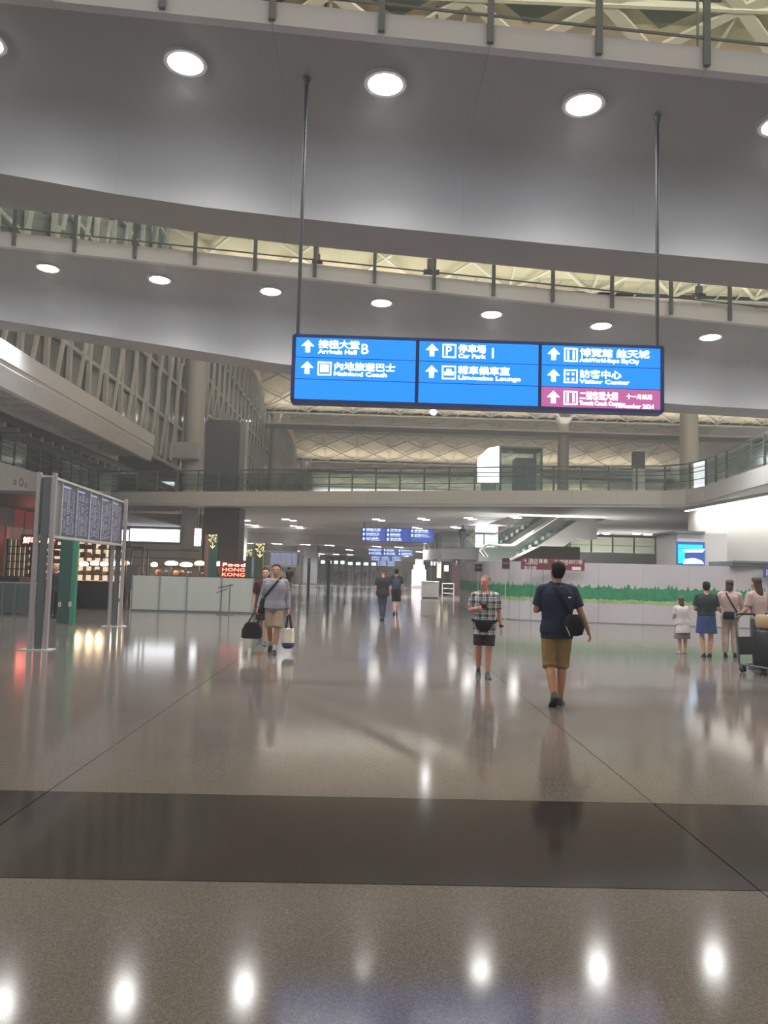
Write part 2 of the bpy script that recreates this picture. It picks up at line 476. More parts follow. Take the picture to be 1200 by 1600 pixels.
def bridge(lab, Yl, lights, edge, ftop, web, wfar, dweb, sp, xr, nthlab):
    a, b = U(*lights[0], Yl), U(*lights[-1], Yl)
    k = (b.z - a.z) / (b.x - a.x); zl = lambda x: a.z + k * (x - a.x)
    def onslope(px, py, dz=0):              # pixel -> the sloping soffit plane
        d = ray(px, py); t = (a.z - k * a.x + dz - CAM_H) / (d.z - k * d.x); return Vector((d.x * t, d.y * t, CAM_H + d.z * t))
    E = sorted([(onslope(*p).x, onslope(*p).y) for p in edge])
    ye = sum(e[1] for e in E) / len(E)
    FT = [U(*p, ye) for p in ftop]; fh = sum(p.z - zl(p.x) for p in FT) / len(FT)
    yw = Yl + dweb
    WB = [(U(*p, yw).x, zl(U(*p, yw).x) - U(*p, yw).z) for p in web]      # depth of girder along x
    yf = sum((U(*p, yw).z - CAM_H) / (ray(*p).z / ray(*p).y) for p in [web[len(web) // 2]]) / 1.0
    # far edge of the girder bottom: where the ray of the lower line meets the girder's bottom height
    YF = []
    for p in wfar:
        x0 = U(*p, yw + 1).x; zz = zl(x0) - pl(WB, x0); d = ray(*p); t = (zz - CAM_H) / d.z; YF.append((x0, d.y * t))
    yf = sum(q[1] for q in YF) / len(YF)
    rt = root('footbridge', ((xr[0] + xr[1]) / 2, yw, zl(0)), lab, 'bridge', 'footbridges over the hall')
    print('bridge', Yl, 'ye', ye, 'fh', fh, 'slope', k, 'zl0', zl(0), 'web depth', WB, 'yf', YF)
    wide = yf + (yw - ye)
    def prof(x):
        z = zl(x); dp = max(.5, min(2.2, pl(WB, x)))
        pts = [(ye, z), (yw - .75, z), (yw - .45, z - .04), (yw - .2, z - .16), (yw - .05, z - .38), (yw, z - .7), (yw, z - dp), (yf, z - dp), (yf, z - .5), (yf + .3, z - .1), (yf + .8, z), (wide, z), (wide, z + .3), (ye, z + .3)]
        return [(x, p[0], p[1]) for p in pts]
    n = int((xr[1] - xr[0]) / sp)
    for i in range(n):                      # soffit and girder in cladding panels with open joints
        x0, x1 = xr[0] + i * sp + .0012, xr[0] + (i + 1) * sp - .0012
        MB().loft([prof(x0), prof((x0 + x1) / 2), prof(x1)]).build('cladding_panel', M_soffit, rt, smooth=True)
    for i in range(n):                      # light-coloured edge band carrying the posts
        x0, x1 = xr[0] + i * sp + .003, xr[0] + (i + 1) * sp - .003
        MB().loft([[(x, ye - .05, zl(x) - .02), (x, ye + .1, zl(x) - .02), (x, ye + .1, zl(x) + fh), (x, ye - .05, zl(x) + fh)] for x in (x0, x1)]).build('edge_band', M_white, rt)
    rail(rt, [(xr[0], ye - .09, zl(xr[0]) + fh), (xr[1], ye - .09, zl(xr[1]) + fh)], sp / 2, 1.05, (.1,), fh * .95, M_steel if Yl < 15 else M_dsteel, pw=.055)
    rail(rt, [(xr[0], wide + .09, zl(xr[0]) + fh), (xr[1], wide + .09, zl(xr[1]) + fh)], sp / 2, 1.05, (.1,), fh * .95, M_dsteel, pw=.055)
    X = [U(*p, Yl).x for p in lights]; s = (X[-1] - X[0]) / (len(X) - 1)
    K = [j for j in range(-6, 9) if xr[0] + .6 < X[0] + j * s < xr[1] - .6]
    for m_, j in enumerate(K):
        x = X[0] + j * s; z = zl(x)
        lt = root('downlight', (x, Yl, z), nthlab % ORD[m_], 'ceiling light', 'downlights under the ' + nthlab.split(' the ')[1].split(',')[0])
        ri = 0.26
        tr = MB(); n_ = 24
        tr.loft([[(x + r * math.cos(2 * PI * q / n_), Yl + r * math.sin(2 * PI * q / n_), z + dz) for q in range(n_)] for r, dz in ((ri, .05), (ri, -.05), (ri + .06, -.05), (ri + .07, .02))], cap=False)
        tr.build('trim_ring', M_alu, lt, smooth=True)
        MB().ell([(z - .09, x, Yl, .04, .04), (z - .085, x, Yl, .12, .12), (z - .065, x, Yl, .2, .2), (z - .03, x, Yl, .25, .25), (z + .02, x, Yl, .255, .255)], 20).build('lens', M_lamp, lt, smooth=True)
        light('downlight_beam', 'SPOT', (x, Yl, z - .16), E_BRIDGE, (1.0, .96, .90), lt, spot_size=R(150), spot_blend=1.0, shadow_soft_size=.2)
    yb = yf + (yw - Yl)                     # added lamp row, unseen under the far cantilever, brightening the deck edge beyond
    for j in K:
        x = X[0] + j * s; z = zl(x)
        MB().ell([(z - .08, x, yb, .1, .1), (z - .05, x, yb, .22, .22), (z + .02, x, yb, .25, .25)], 16).build('added_far_lens', M_lamp, rt, smooth=True)
        light('added_far_beam', 'SPOT', (x, yb, z - .16), E_BRIDGE * 1.2, (1.0, .96, .90), rt, spot_size=R(150), spot_blend=1.0, shadow_soft_size=.2)
    return rt, zl, ye, yw, k

br1 = bridge('near overhead footbridge across the top of the view, with large downlights', 11.05,
    [(290, 95), (600, 130), (912, 160)], [(115, 7), (600, 60), (1200, 119)], [(606, 27), (1110, 77)],
    [(0, 271), (150, 298), (250, 315), (400, 334), (600, 355), (900, 385), (1200, 412)],
    [(0, 316), (250, 352), (600, 397), (1200, 452)], 1.9, 3.0, (-10.5, 13.5), 'large round downlight under the near footbridge, %s from its left end')
br2 = bridge('second overhead footbridge, behind the big blue sign, with a row of downlights', 20.0,
    [(75, 417), (250, 436), (423, 456), (595, 475), (767, 493), (939, 509), (1110, 525)], [(0, 382), (240, 408), (468, 438), (1200, 509)], [(240, 386), (1046, 474)],
    [(0, 500), (192, 530), (320, 550), (456, 572), (1032, 630), (1200, 640)],
    [(0, 514), (288, 562), (456, 588), (1032, 644), (1200, 652)], 1.9, 3.0, (-13.5, 19.5), 'round downlight under the second footbridge, %s from its left end')

# ---- upper gallery at left, leading to the bridges
gal = root('upper_gallery', (-12, 26, 7.3), 'beige upper gallery with ribbed underside running along the glazed wall', 'gallery')
MB().bbox((-14.05, 18, 7.9), (-12.2, 42.5, 8.6)).build('deck', M_soffit, gal)
for k in range(8):
    y0 = 18 + 3.0625 * k
    pr = [(-12.2, 8.75), (-11.95, 8.75), (-11.95, 8.12), (-12.02, 8.08), (-12.02, 7.98), (-11.95, 7.92), (-12.1, 7.3), (-12.35, 7.3)]
    MB().loft([[(p[0], y, p[1]) for p in pr] for y in (y0 + .004, y0 + 3.058)]).build('edge_panel', M_white, gal)
for k in range(22):
    MB().bbox((-13.9, 18.3 + 1.1 * k, 7.42), (-12.3, 18.42 + 1.1 * k, 7.9)).build('soffit_rib', M_white, gal)
MB().bbox((-14.05, 18, 7.25), (-13.9, 42.5, 7.9)).build('inner_beam', M_white, gal)
cb = solid(MB().bbox((-16.8, 54.2, 9.15), (-12.2, 55.4, 10.3)), 'cross_beam', M_soffit, (-14.5, 54.8, 9.15), 'beige cross beam joining the gallery end to the round grey column', 'beam')

# ---- louvred ceiling behind the left balcony
wc = root('trim_1', (-20, 34, 6.9), kind='structure')
MB().bbox((-30, 18, 7.2), (-14.8, 60, 7.5)).build('ceiling_panel', M_char, wc)
for k in range(34):
    MB().bbox((-26, 19 + 1.2 * k, 7.0), (-14.8, 19.25 + 1.2 * k, 7.2)).build('ceiling_slat', M_soffit, wc)
MB().bbox((-30, 18, 0), (-29.6, 62, 7.3)).build('back_wall', M_soffit, wc)
for n, (cx, cy, lab) in enumerate([(-16.2, 35, 'fat round column behind the left balcony rail, nearest the left edge'), (-17.0, 49, 'shorter round column under the gallery end, behind the balcony corner')]):
    c = root('column', (cx, cy, 5.3), lab, 'column', 'columns under the gallery')
    MB().cyl((cx, cy, 5.3), (cx, cy, 7.3), .62, .62, 24).build('shaft', M_col, c, smooth=True)
    MB().cyl((cx, cy, 6.95), (cx, cy, 7.2), .62, .75, 24).build('collar', M_col, c, smooth=True)

# ================================================================== UPPER DECK (the mezzanine across the hall)
ZT, ZB = 5.37, 4.75
front = [(-14.4, 18.0), (-14.4, 40.6), (-14.25, 41.2), (-13.8, 41.4), (9.2, 34.3), (12.9, 33.4), (13.7, 32.6), (13.9, 31.2), (13.2, 25.0), (12.6, 18.0)]
deck = root('upper_deck', (0, 37, ZB), 'wide white upper deck with glass rail crossing the hall at mid height', 'balcony')
poly = front + [(40, 18), (40, 43), (-30, 43), (-30, 18)]
MB().prism(poly, ZB + .1, ZT).build('slab', M_white, deck)
for q in (((-30, 43), (8, 51)), ((13.5, 43), (40, 51)), ((-30, 51), (40, 61))):      # the rest of the slab, open over the escalators
    MB().bbox((q[0][0], q[0][1], ZB + .1), (q[1][0], q[1][1], ZT)).build('slab', M_white, deck)
L = []
for a, b in zip(front, front[1:]):
    n = max(1, round((Vector(b) - Vector(a)).length / 2.4))
    L += [Vector(a).lerp(Vector(b), k / n) for k in range(n)]
L.append(Vector(front[-1]))
for a, b in zip(L, L[1:]):
    d = (b - a).normalized(); o = Vector((d.y, -d.x)) ; a2, b2 = a + d * .004, b - d * .004
    MB().prism([a2 + o * .08, b2 + o * .08, b2 - o * .1, a2 - o * .1], ZB + .06, ZT + .06).build('fascia_panel', M_white, deck)
    MB().prism([a2 + o * .03, b2 + o * .03, b2 - o * 1.2, a2 - o * 1.2], ZB - .06, ZB + .06).build('soffit_panel', M_white, deck)
rail(deck, [(p[0], p[1], ZT + .06) for p in front], 1.2, 1.1, (.35, .68, .85), .5, M_dsteel, M_gglass, pw=.05)
# ceiling under the deck, and the lower ceiling beyond with its bulkhead
lc = root('trim_2', (0, 70, 3.8), kind='structure')
MB().bbox((-30, 61, 4.7), (40, 70, 5.3)).build('deck_ceiling', M_white, lc)
MB().bbox((-30, 69.8, 3.75), (40, 70.2, 5.3)).build('bulkhead', M_white, lc)
MB().bbox((-30, 70.2, 3.8), (40, 190, 5.3)).build('lower_ceiling', M_white, lc)
MB().bbox((-30, 61, 5.3), (40, 190, 5.4)).build('upper_floor', M_soffit, lc)
def lamp_pair(x, y, z, lab, grp, e, dx=.35):
    t = root('recessed_light', (x, y, z), lab, 'ceiling light', grp)
    for s, nm in ((-1, 'lens'), (1, 'lens')):
        q = MB(); c = (x + s * dx * .55, y + s * .55)
        q.box((c[0], c[1], z - .012), (.42, .42, .024)); q.build(nm, M_lampsm, t)
        MB().box((c[0], c[1], z - .005), (.52, .52, .014)).build('trim_frame', M_alu, t)
    if e: light('recessed_beam', 'SPOT', (x, y, z - .08), e, (1.0, .95, .88), t, spot_size=R(140), spot_blend=1.0, shadow_soft_size=.25)
row = [(231, 812), (305, 812), (379, 812), (452, 812), (592, 812), (662, 811), (735, 810), (806, 808)]
for i, p in enumerate(row):
    q = G(*p, ZB + .1); lamp_pair(q.x, q.y, ZB + .1, 'pair of small ceiling lights in the front row under the deck, %s from the left' % ORD[i], 'front row of lights under the deck', E_CEIL)
for i, p in enumerate([(411, 827), (471, 827), (652, 825), (712, 824)]):
    q = G(*p, ZB + .1); lamp_pair(q.x, min(q.y, 60), ZB + .1, 'pair of small ceiling lights in the second row under the deck, %s from the left' % ORD[i], 'second row of lights under the deck', E_CEIL)
for i, p in enumerate([(385, 848), (427, 848), (470, 848), (512, 850), (591, 849), (632, 849)]):
    q = G(*p, 3.8); lamp_pair(q.x, max(72, min(q.y, 80)), 3.8, 'pair of lights in the lower ceiling beyond the bulkhead, %s from the left' % ORD[i], 'lights in the lower ceiling', E_CEIL * .9)
for i, p in enumerate([(502, 871), (525, 871), (547, 872), (634, 870)]):
    lamp_pair(U(*p, 118).x, 118, 3.8, 'tiny far light in the lower ceiling, %s from the left of the farthest row' % ORD[i], 'farthest ceiling lights', E_CEIL * .5)
for i, (x, y) in enumerate([(-9, 88), (-2, 88), (6, 88), (-9, 100), (4, 100), (12, 100), (-8, 135), (2, 135), (10, 150), (-4, 160)]):  # extra lamps added to brighten the far part of the hall
    lamp_pair(x, y, 3.8, 'added far pair of lights deep in the lower hall, %s counting away from the deck' % ORD[i], 'lights deep in the lower hall', E_CEIL * .4)
# ================================================================== BIG BLUE SIGN
def arrow(mb_c, s, M, m, parent):          # upward arrow built as a thin prism in a local xy plane
    p = [(0, .5), (.5, 0), (.18, 0), (.18, -.5), (-.18, -.5), (-.18, 0), (-.5, 0)]
    mb = MB(); n = len(p)
    vs = [(mb_c[0] + a * s, mb_c[1] + b * s, z) for z in (0, .006) for a, b in p]
    mb.add(vs, [tuple(range(n - 1, -1, -1)), tuple(range(n, 2 * n))] + [(k, (k + 1) % n, n + (k + 1) % n, n + k) for k in range(n)])
    return mb.build('arrow', m, parent, mw=M)
def flat(rects, M, m, parent, name, t=.006, **kw):      # rectangles (x0,y0,x1,y1) in a local plane, given thickness t
    mb = MB()
    for x0, y0, x1, y1 in rects: mb.bbox((x0, y0, 0), (x1, y1, t))
    return mb.build(name, m, parent, mw=M, **kw)
def hall_sign(Y, tl, tr, bl, br, rows, lab, txt, blue, posts, redcell=False, detail=True):
    A, B, Cc, D = U(*tl, Y), U(*tr, Y), U(*bl, Y), U(*br, Y)
    w = (B.x - A.x + D.x - Cc.x) / 2; h = (A.z - Cc.z + B.z - D.z) / 2
    c = (A + B + Cc + D) / 4
    tilt = math.atan2((B.z - A.z + D.z - Cc.z) / 2, w)
    rt = root('hanging_sign', c, lab, 'sign', None)
    F = Matrix.Translation(c) @ Matrix.Rotation(-tilt * 0, 4, 'Y')
    bx = MB(); bx.bbox((-w / 2, 0, -h / 2), (w / 2, .22, h / 2))
    bx.build('sign_case', mat('sign_case_blue', C(44, 60, 108), .4), rt, mw=F)
    f = .035
    for a, b in (((-w / 2 - .01, -.02, -h / 2 - .03), (w / 2 + .01, .2, -h / 2 + .02)), ((-w / 2 - .01, -.02, h / 2 - .02), (w / 2 + .01, .2, h / 2 + .02)),
                 ((-w / 2 - .03, -.02, -h / 2), (-w / 2 + .02, .2, h / 2)), ((w / 2 - .02, -.02, -h / 2), (w / 2 + .03, .2, h / 2))):
        MB().bbox(a, b).build('case_frame', mat('sign_frame_blue', C(52, 76, 138), .4), rt, mw=F)
    TX = F @ Matrix.Translation((0, -.012, 0)) @ Matrix.Rotation(PI / 2, 4, 'X')
    pw = w / 3; rh = h / 3
    for i in range(3):
        for j in range(3):
            x0, x1 = -w / 2 + i * pw + .012 + f * .4, -w / 2 + (i + 1) * pw - .012 - f * .4
            z1 = h / 2 - j * rh - .006 - (.02 if j == 0 else 0); z0 = h / 2 - (j + 1) * rh + .006 + (.02 if j == 2 else 0)
            rc = redcell and i == 2 and j == 2
            MB().bbox((x0, -.012, z0), (x1, .0, z1)).build('sign_panel', M_red if rc else blue, rt, mw=F, label='crimson lit panel' if rc else None)
    for i, j, dx, icon, zh, en, zw, ew, extra in rows:
        x0 = -w / 2 + i * pw; yc = h / 2 - (j + .5) * rh
        u = rh
        arrow((x0 + dx * u, yc + .02 * u), u * .56, TX, txt, rt)
        x = x0 + (dx + .48) * u
        if icon:
            s = u * .62; q = []
            t = .05 * u
            q += [(x, yc - s / 2, x + s, yc - s / 2 + t), (x, yc + s / 2 - t, x + s, yc + s / 2), (x, yc - s / 2, x + t, yc + s / 2), (x + s - t, yc - s / 2, x + s, yc + s / 2)]
            if icon == 'P': pass
            elif icon == 'bus': q += [(x + .12 * u, yc - .16 * u, x + .5 * u, yc + .19 * u)]
            elif icon == 'car': q += [(x + .1 * u, yc - .12 * u, x + .52 * u, yc + .04 * u), (x + .2 * u, yc + .04 * u, x + .42 * u, yc + .16 * u)]
            elif icon == 'dots': q += [(x + a * u, yc + b * u, x + a * u + .1 * u, yc + b * u + .1 * u) for a in (.14, .36) for b in (-.18, .06)]
            else: q += [(x + .14 * u, yc - .2 * u, x + .22 * u, yc + .2 * u), (x + .4 * u, yc - .2 * u, x + .48 * u, yc + .2 * u)]
            flat(q, TX, txt, rt, 'pictogram')
            if icon == 'P': text('P', u * .6, txt, rt, TX @ Matrix.Translation((x + .12 * u, yc - .2 * u, .004)))
            x += u * .72
        if detail:
            text(zh, u * .40, txt, rt, TX @ Matrix.Translation((x, yc - .02 * u, .002)), width=zw * u, bold=.014)
            text(en, u * .26, txt, rt, TX @ Matrix.Translation((x, yc - .30 * u, .002)), width=ew * u, bold=.02)
            if extra: text(extra[0], u * extra[1], txt, rt, TX @ Matrix.Translation((x + extra[2] * u, yc + extra[3] * u, .002)))
        else:
            text(zh, u * .42, txt, rt, TX @ Matrix.Translation((x, yc - .04 * u, .002)), width=zw * u)
            text(en, u * .24, txt, rt, TX @ Matrix.Translation((x, yc - .32 * u, .002)), width=ew * u)
    for px, pyt in posts:
        top = U(px, pyt, Y); top.z = min(top.z, {52: 4.84, 82: 3.79, 122: 3.79, 165: 3.79}.get(Y, 99)); x = top.x; ys = c.y + .1
        bot = U(tl[0] + 4, tl[1], Y).x if px < 700 else B.x - .02
        MB().cyl((bot, ys, c.z + h / 2), (bot, ys, top.z), .028 if Y < 20 else .035, n=12).build('hanger_rod', mat('rod_dark', C(62, 64, 68), .5), rt, smooth=True)
        if Y < 20: MB().cyl((bot, ys, top.z - .10), (bot, ys, top.z), .03, .06, 12).build('rod_cap', M_dsteel, rt, smooth=True)
    return rt
ROWS = [(0, 0, .62, None, '接機大堂', 'Arrivals Hall', 1.85, 1.75, ('B', .66, 1.92, -.26)),
        (0, 1, .62, 'bus', '內地旅遊巴士', 'Mainland Coach', 2.75, 2.4, None),
        (1, 0, .66, 'P', '停車場', 'Car Park', 1.25, 1.25, ('1', .66, 1.42, -.26)),
        (1, 1, .66, 'car', '轎車候車室', 'Limousine Lounge', 2.35, 2.85, None),
        (2, 0, .62, 'air', '博覽館 航天城', 'AsiaWorld-Expo SkyCity', 3.2, 2.75, None),
        (2, 1, .62, 'dots', '訪客中心', 'Visitor Center', 1.9, 2.3, None),
        (2, 2, .62, 'door', '二號客運大樓', 'Transit Coach Counter', 1.75, 2.1, ('十一月啟用', .24, 2.15, .06))]
sg = hall_sign(11.05, (460, 527), (1033, 540), (457, 629), (1035, 640), ROWS,
    'large blue lit direction sign hanging on two long rods under the near footbridge', M_txt, M_blue, [(481, 117), (1034, 176)], True)
TXs = None
u_ = 0.33
_c = WM[sg.name].translation
text('November 2024', .085, M_txt, sg, Matrix.Translation((_c.x + 2.02, _c.y - .014, _c.z - .445)) @ Matrix.Rotation(PI / 2, 4, 'X'))
FR = [(i, j, .5, None, zh, en, zw, ew, None) for i, j, zh, en, zw, ew in [
    (0, 0, '接機大堂', 'Arrivals Hall', 3.2, 3.0), (0, 1, '旅遊巴士', 'Coach', 3.0, 2.6), (0, 2, '的士機場', 'Taxi', 2.7, 3.0),
    (1, 0, '停車場', 'Car Park', 2.4, 2.2), (1, 1, '轎車服務', 'Limousine', 2.3, 2.2), (1, 2, '洗手間', 'Toilets', 2.4, 2.7),
    (2, 0, '機場快綫', 'Express', 3.0, 3.2), (2, 1, '訪客中心', 'Visitor Center', 3.0, 3.6)]]
hall_sign(52, (565, 824), (678, 827), (565, 845), (678, 848), FR, 'small blue direction sign hung from the upper deck, topmost of the far signs', M_txtf, M_bluef, [(567, 802), (676, 803)], False, False)
FR3 = FR + [(2, 2, .5, None, '海運碼頭', 'Ferry', 3.0, 3.6, None)]
hall_sign(82, (575, 851), (645, 853), (575, 867), (645, 869), FR3, 'second of the far blue direction signs, below the topmost one', M_txtf, M_bluef, [(577, 846), (643, 847)], False, False)
hall_sign(122, (580, 866), (628, 867), (580, 876), (628, 877), FR3, 'third of the far blue direction signs, smaller than the two above', M_txtf, M_bluef, [(582, 863), (626, 864)], False, False)
hall_sign(165, (582, 876), (617, 877), (582, 884), (617, 885), FR3, 'farthest and lowest blue sign at the end of the hall', M_txtf, M_bluef, [(584, 872), (615, 873)], False, False)

M_dg2 = mat('shop_green_dark', C(22, 48, 44), .5)
# ================================================================== FLIGHT INFORMATION BOARDS
def flight_board(a, b, zt, zb, lab, n=5, rows_=24, legs=True, scr=None):
    a, b = Vector(a), Vector(b); d = (b - a); Lw = d.length; d.normalize()
    rz = math.atan2(d.y, d.x)               # board runs along d; its face looks to the right of d
    mid = (a + b) / 2
    rt = root('flight_information_board', (mid.x, mid.y, 0), lab, 'information board', None, rz=rz)
    F = WM[rt.name]
    h = zt - zb
    MB().bbox((-Lw / 2, -.02, zb), (Lw / 2, .22, zt)).build('housing', M_steel, rt, local=True)
    for z in (zb - .03, zt - .02): MB().bbox((-Lw / 2 - .02, -.06, z), (Lw / 2 + .02, .22, z + .05)).build('frame_rail', M_lsteel, rt, local=True)
    bl = .62 if legs and n == 5 and rows_ > 10 else .3
    sw = (Lw - bl - .1) / n
    tx = emit('board_text', (.75, .78, .95, 1), .26); sc_ = scr or emit('board_screen', (.17, .165, .32, 1), .16); tb = emit('board_title', (.55, .6, .9, 1), .5)
    for i in range(n):
        x0 = -Lw / 2 + bl + i * sw
        s = MB().bbox((x0 + .012, -.035, zb + .04), (x0 + sw - .012, -.02, zt - .05)).build('screen', sc_, rt, local=True)
        WM[s.name] = F
        q = MB(); rh = (h - .22) / rows_
        for r_ in range(rows_):
            z = zt - .14 - (r_ + 1) * rh; x = x0 + .04
            for wd in (.09, .11, .2, .07, .1):
                wd *= sw / .82
                ww = wd * random.uniform(.55, 1)
                if random.random() < .86: q.bbox((x, -.039, z), (x + ww, -.035, z + rh * .55))
                x += wd + .035 * sw
        q.build('flight_rows', tx, s, local=True, kind='stuff')
        MB().bbox((x0 + .03, -.039, zt - .12), (x0 + sw * .55, -.035, zt - .08)).build('title_bar', tb, s, local=True)
        MB().bbox((x0 - .02, -.05, zb + .02), (x0 + .02, -.02, zt - .03)).build('mullion', M_lsteel, rt, local=True)
    for sx in (-1, 1):                       # legs: two flat posts with a dark strip between
        if not legs: break
        x = sx * (Lw / 2 + .05)
        for dy in (-.10, .18):
            MB().bbox((x - .05, dy - .035, 0), (x + .05, dy + .035, zt + .08)).build('post', mat('post_grey', C(150, 146, 146), .4), rt, local=True)
        MB().bbox((x - .015, -.03, .02), (x + .015, .10, zt)).build('cable_cover', M_dsteel, rt, local=True)
        MB().bbox((x - .16, -.25, 0), (x + .16, .33, .015)).build('foot_plate', M_lsteel, rt, local=True)
    return rt
pa = U(64, 1000, 14.6); pb = U(181, 966, 20.2)
flight_board((pa.x, 14.6, 0), (pb.x, 20.2, 0), 3.23, 2.12, 'large dark flight information board on tall double posts at left, seen aslant')
p = U(412, 900, 36); p2 = U(467, 900, 36)
flight_board((p.x, 36, 0), (p2.x, 36, 0), 2.35, 1.68, 'small white framed flight screen stand behind the man with two bags', 5, 8, True, emit('board_screen_pale', (.30, .33, .55, 1), .55))

# ================================================================== LEFT SHOPS
M_pinkish = mat('pale_pink_panel', C(176, 150, 148), .5)
# fascia and facade under the left balcony
sh = root('shop_front', (-14.6, 31, 0), 'shop front under the left balcony with white fascia and warm shelf wall', 'shop')
MB().bbox((-14.31, 18, 4.25), (-14.27, 38.5, 4.98)).build('fascia', M_white, sh)
MB().bbox((-14.75, 18, 3.8), (-14.5, 40.3, 4.68)).build('fascia_back', M_white, sh)
MB().bbox((-14.9, 18, 3.55), (-14.6, 40.3, 3.75)).build('fascia_return', M_char, sh)
for z, y0, y1 in ((4.2, 20, 33.4), (3.93, 20, 31.2)):
    MB().bbox((-14.42, y0, z), (-14.3, y1, z + .06)).build('light_strip', emit('strip_warm', (1, .85, .6, 1), 4), sh)
M_let = mat('fascia_letters', C(120, 96, 84), .5)
for k, ch in enumerate('oOo'):
    t = text(ch, .5, M_let, sh, Matrix.Translation((-14.262, 31.0 + k * .5, 4.66)) @ Matrix.Rotation(PI / 2, 4, 'Z') @ Matrix.Rotation(PI / 2, 4, 'X'))
MB().bbox((-14.5, 31.6, 3.0), (-14.4, 33.4, 3.98)).build('red_panel', mat('red_panel', C(172, 40, 44), .5), sh)
MB().bbox((-14.5, 31.0, 2.5), (-14.42, 33.4, 2.98)).build('pale_panel', M_pinkish, sh)
MB().bbox((-14.5, 28.4, 3.0), (-14.4, 31.58, 3.98)).build('poster_panel', M_char, sh)
MB().bbox((-14.6, 28.4, 0), (-14.42, 30.9, 2.98)).build('wine_red_pier', mat('wine_red', C(84, 30, 32), .4), sh)
MB().bbox((-14.8, 33.4, 0), (-14.5, 33.9, 3.6)).build('dark_pier', M_char, sh)
# warm back wall with shelves
bw = root('wall_1', (-17, 33, 0), kind='structure')
MB().bbox((-17.6, 24, 0), (-17.4, 47, 3.7)).build('shop_back_wall', M_soffit, bw)
MB().bbox((-17.6, 47, 0), (-9.9, 47.3, 4.7)).build('shop_end_wall', M_soffit, bw)
MB().bbox((-17.4, 24, 3.7), (-15, 47, 3.8)).build('shop_ceiling', M_char, bw)
MB().bbox((-14.3, 24, 3.7), (-10, 42.8, 3.8)).build('shop_ceiling', M_char, bw)
def shelf_unit(x0, x1, y, lab, nx, nz, z0, z1):
    rt = root('display_shelf', ((x0 + x1) / 2, y, 0), lab, 'shelf', 'lit display shelves')
    MB().bbox((x0, y + .28, .1), (x1, y + .32, z1)).build('lit_back', M_warmsh, rt)
    M_ds = mat('shelf_dark', C(60, 44, 38), .5)
    for i in range(nz + 1):
        z = z0 + (z1 - z0) * i / nz
        MB().bbox((x0, y, z - .02), (x1, y + .28, z + .02)).build('shelf', M_ds, rt)
    for i in range(nx + 1):
        x = x0 + (x1 - x0) * i / nx
        MB().bbox((x - .025, y, 0), (x + .025, y + .28, z1)).build('upright', M_ds, rt)
    return rt
MG = [mat('pack_%d' % k, c, .5) for k, c in enumerate([C(70, 48, 40), C(120, 74, 58), C(52, 50, 54), C(150, 110, 84), C(96, 36, 34)])]
rnd_g = random.Random(11)
PC = ['dark brown', 'reddish brown', 'charcoal', 'tan', 'wine red']
def goods(x0, x1, y, z0, z1, nz, n, where):
    for i in range(nz):
        z = z0 + (z1 - z0) * i / nz + .02
        for k in range(n):
            x = x0 + (x1 - x0) * (k + .5) / n + random.uniform(-.05, .05)
            w, h = random.uniform(.13, .26), random.uniform(.1, .22)
            mi = rnd_g.randrange(5)
            solid(MB().box((x, y + .13, z + h / 2), (w, .16, h)).box((x, y + .13, z + h + .01), (w * .55, .10, .02)), 'gift_box', MG[mi], (x, y + .13, z),
                  '%s package, %s from left, on %s shelf up, %s' % (PC[mi], ORD[k], ORD[i], where), 'package', 'packages on the ' + where)
q0, q1 = U(10, 880, 33), U(58, 880, 33)
shelf_unit(q0.x, q1.x - .1, 33, 'warm lit shelf wall of dark lattice at far left, left of the board posts', 6, 5, .95, 2.55)
goods(q0.x + .9, q1.x - .15, 33, .95, 2.5, 5, 3, 'lattice shelf wall')
q2, q3 = U(64, 880, 33.2), U(95, 880, 33.2)
shelf_unit(q2.x, q3.x, 33.2, 'warm lit shelf between the board posts and the green pillar', 2, 5, .95, 2.5)
goods(q2.x + .1, q3.x - .1, 33.2, .95, 2.5, 5, 3, 'shelf beside the green pillar')
q4, q5 = U(118, 880, 34), U(196, 880, 34)
shelf_unit(q4.x, q5.x, 34, 'wide warm shelf behind the right legs of the board', 6, 4, 1.1, 2.6)
goods(q4.x + .1, q5.x - .1, 34, 1.1, 2.6, 4, 8, 'wide warm shelf')
def counter(px0, px1, Y, h, dep, lab, m, zone=None, top=None):
    a, b = U(px0, 900, Y), U(px1, 900, Y)
    rt = root('service_counter', ((a.x + b.x) / 2, Y, 0), lab, 'counter')
    MB().bbox((a.x, Y, .08), (b.x, Y + dep, h - .04)).build('front', m, rt)
    MB().bbox((a.x + .04, Y + .05, 0), (b.x - .04, Y + dep - .05, .08)).build('plinth', M_black, rt)
    MB().bbox((a.x - .03, Y - .05, h - .04), (b.x + .03, Y + dep + .03, h)).build('countertop', top or m, rt)
    return rt
counter(-60, 30, 24, 1.12, .9, 'black counter at the far left edge under the warm shelves', M_black)
counter(34, 92, 26, 1.05, .8, 'dark counter behind the left posts of the flight board', M_char)
counter(118, 176, 27.5, .98, .8, 'black counter between the green pillar and the right board legs', M_black)
counter(205, 398, 33, 1.18, .8, 'long stone fronted cafe counter behind the glass screen', M_soffit, top=M_char)
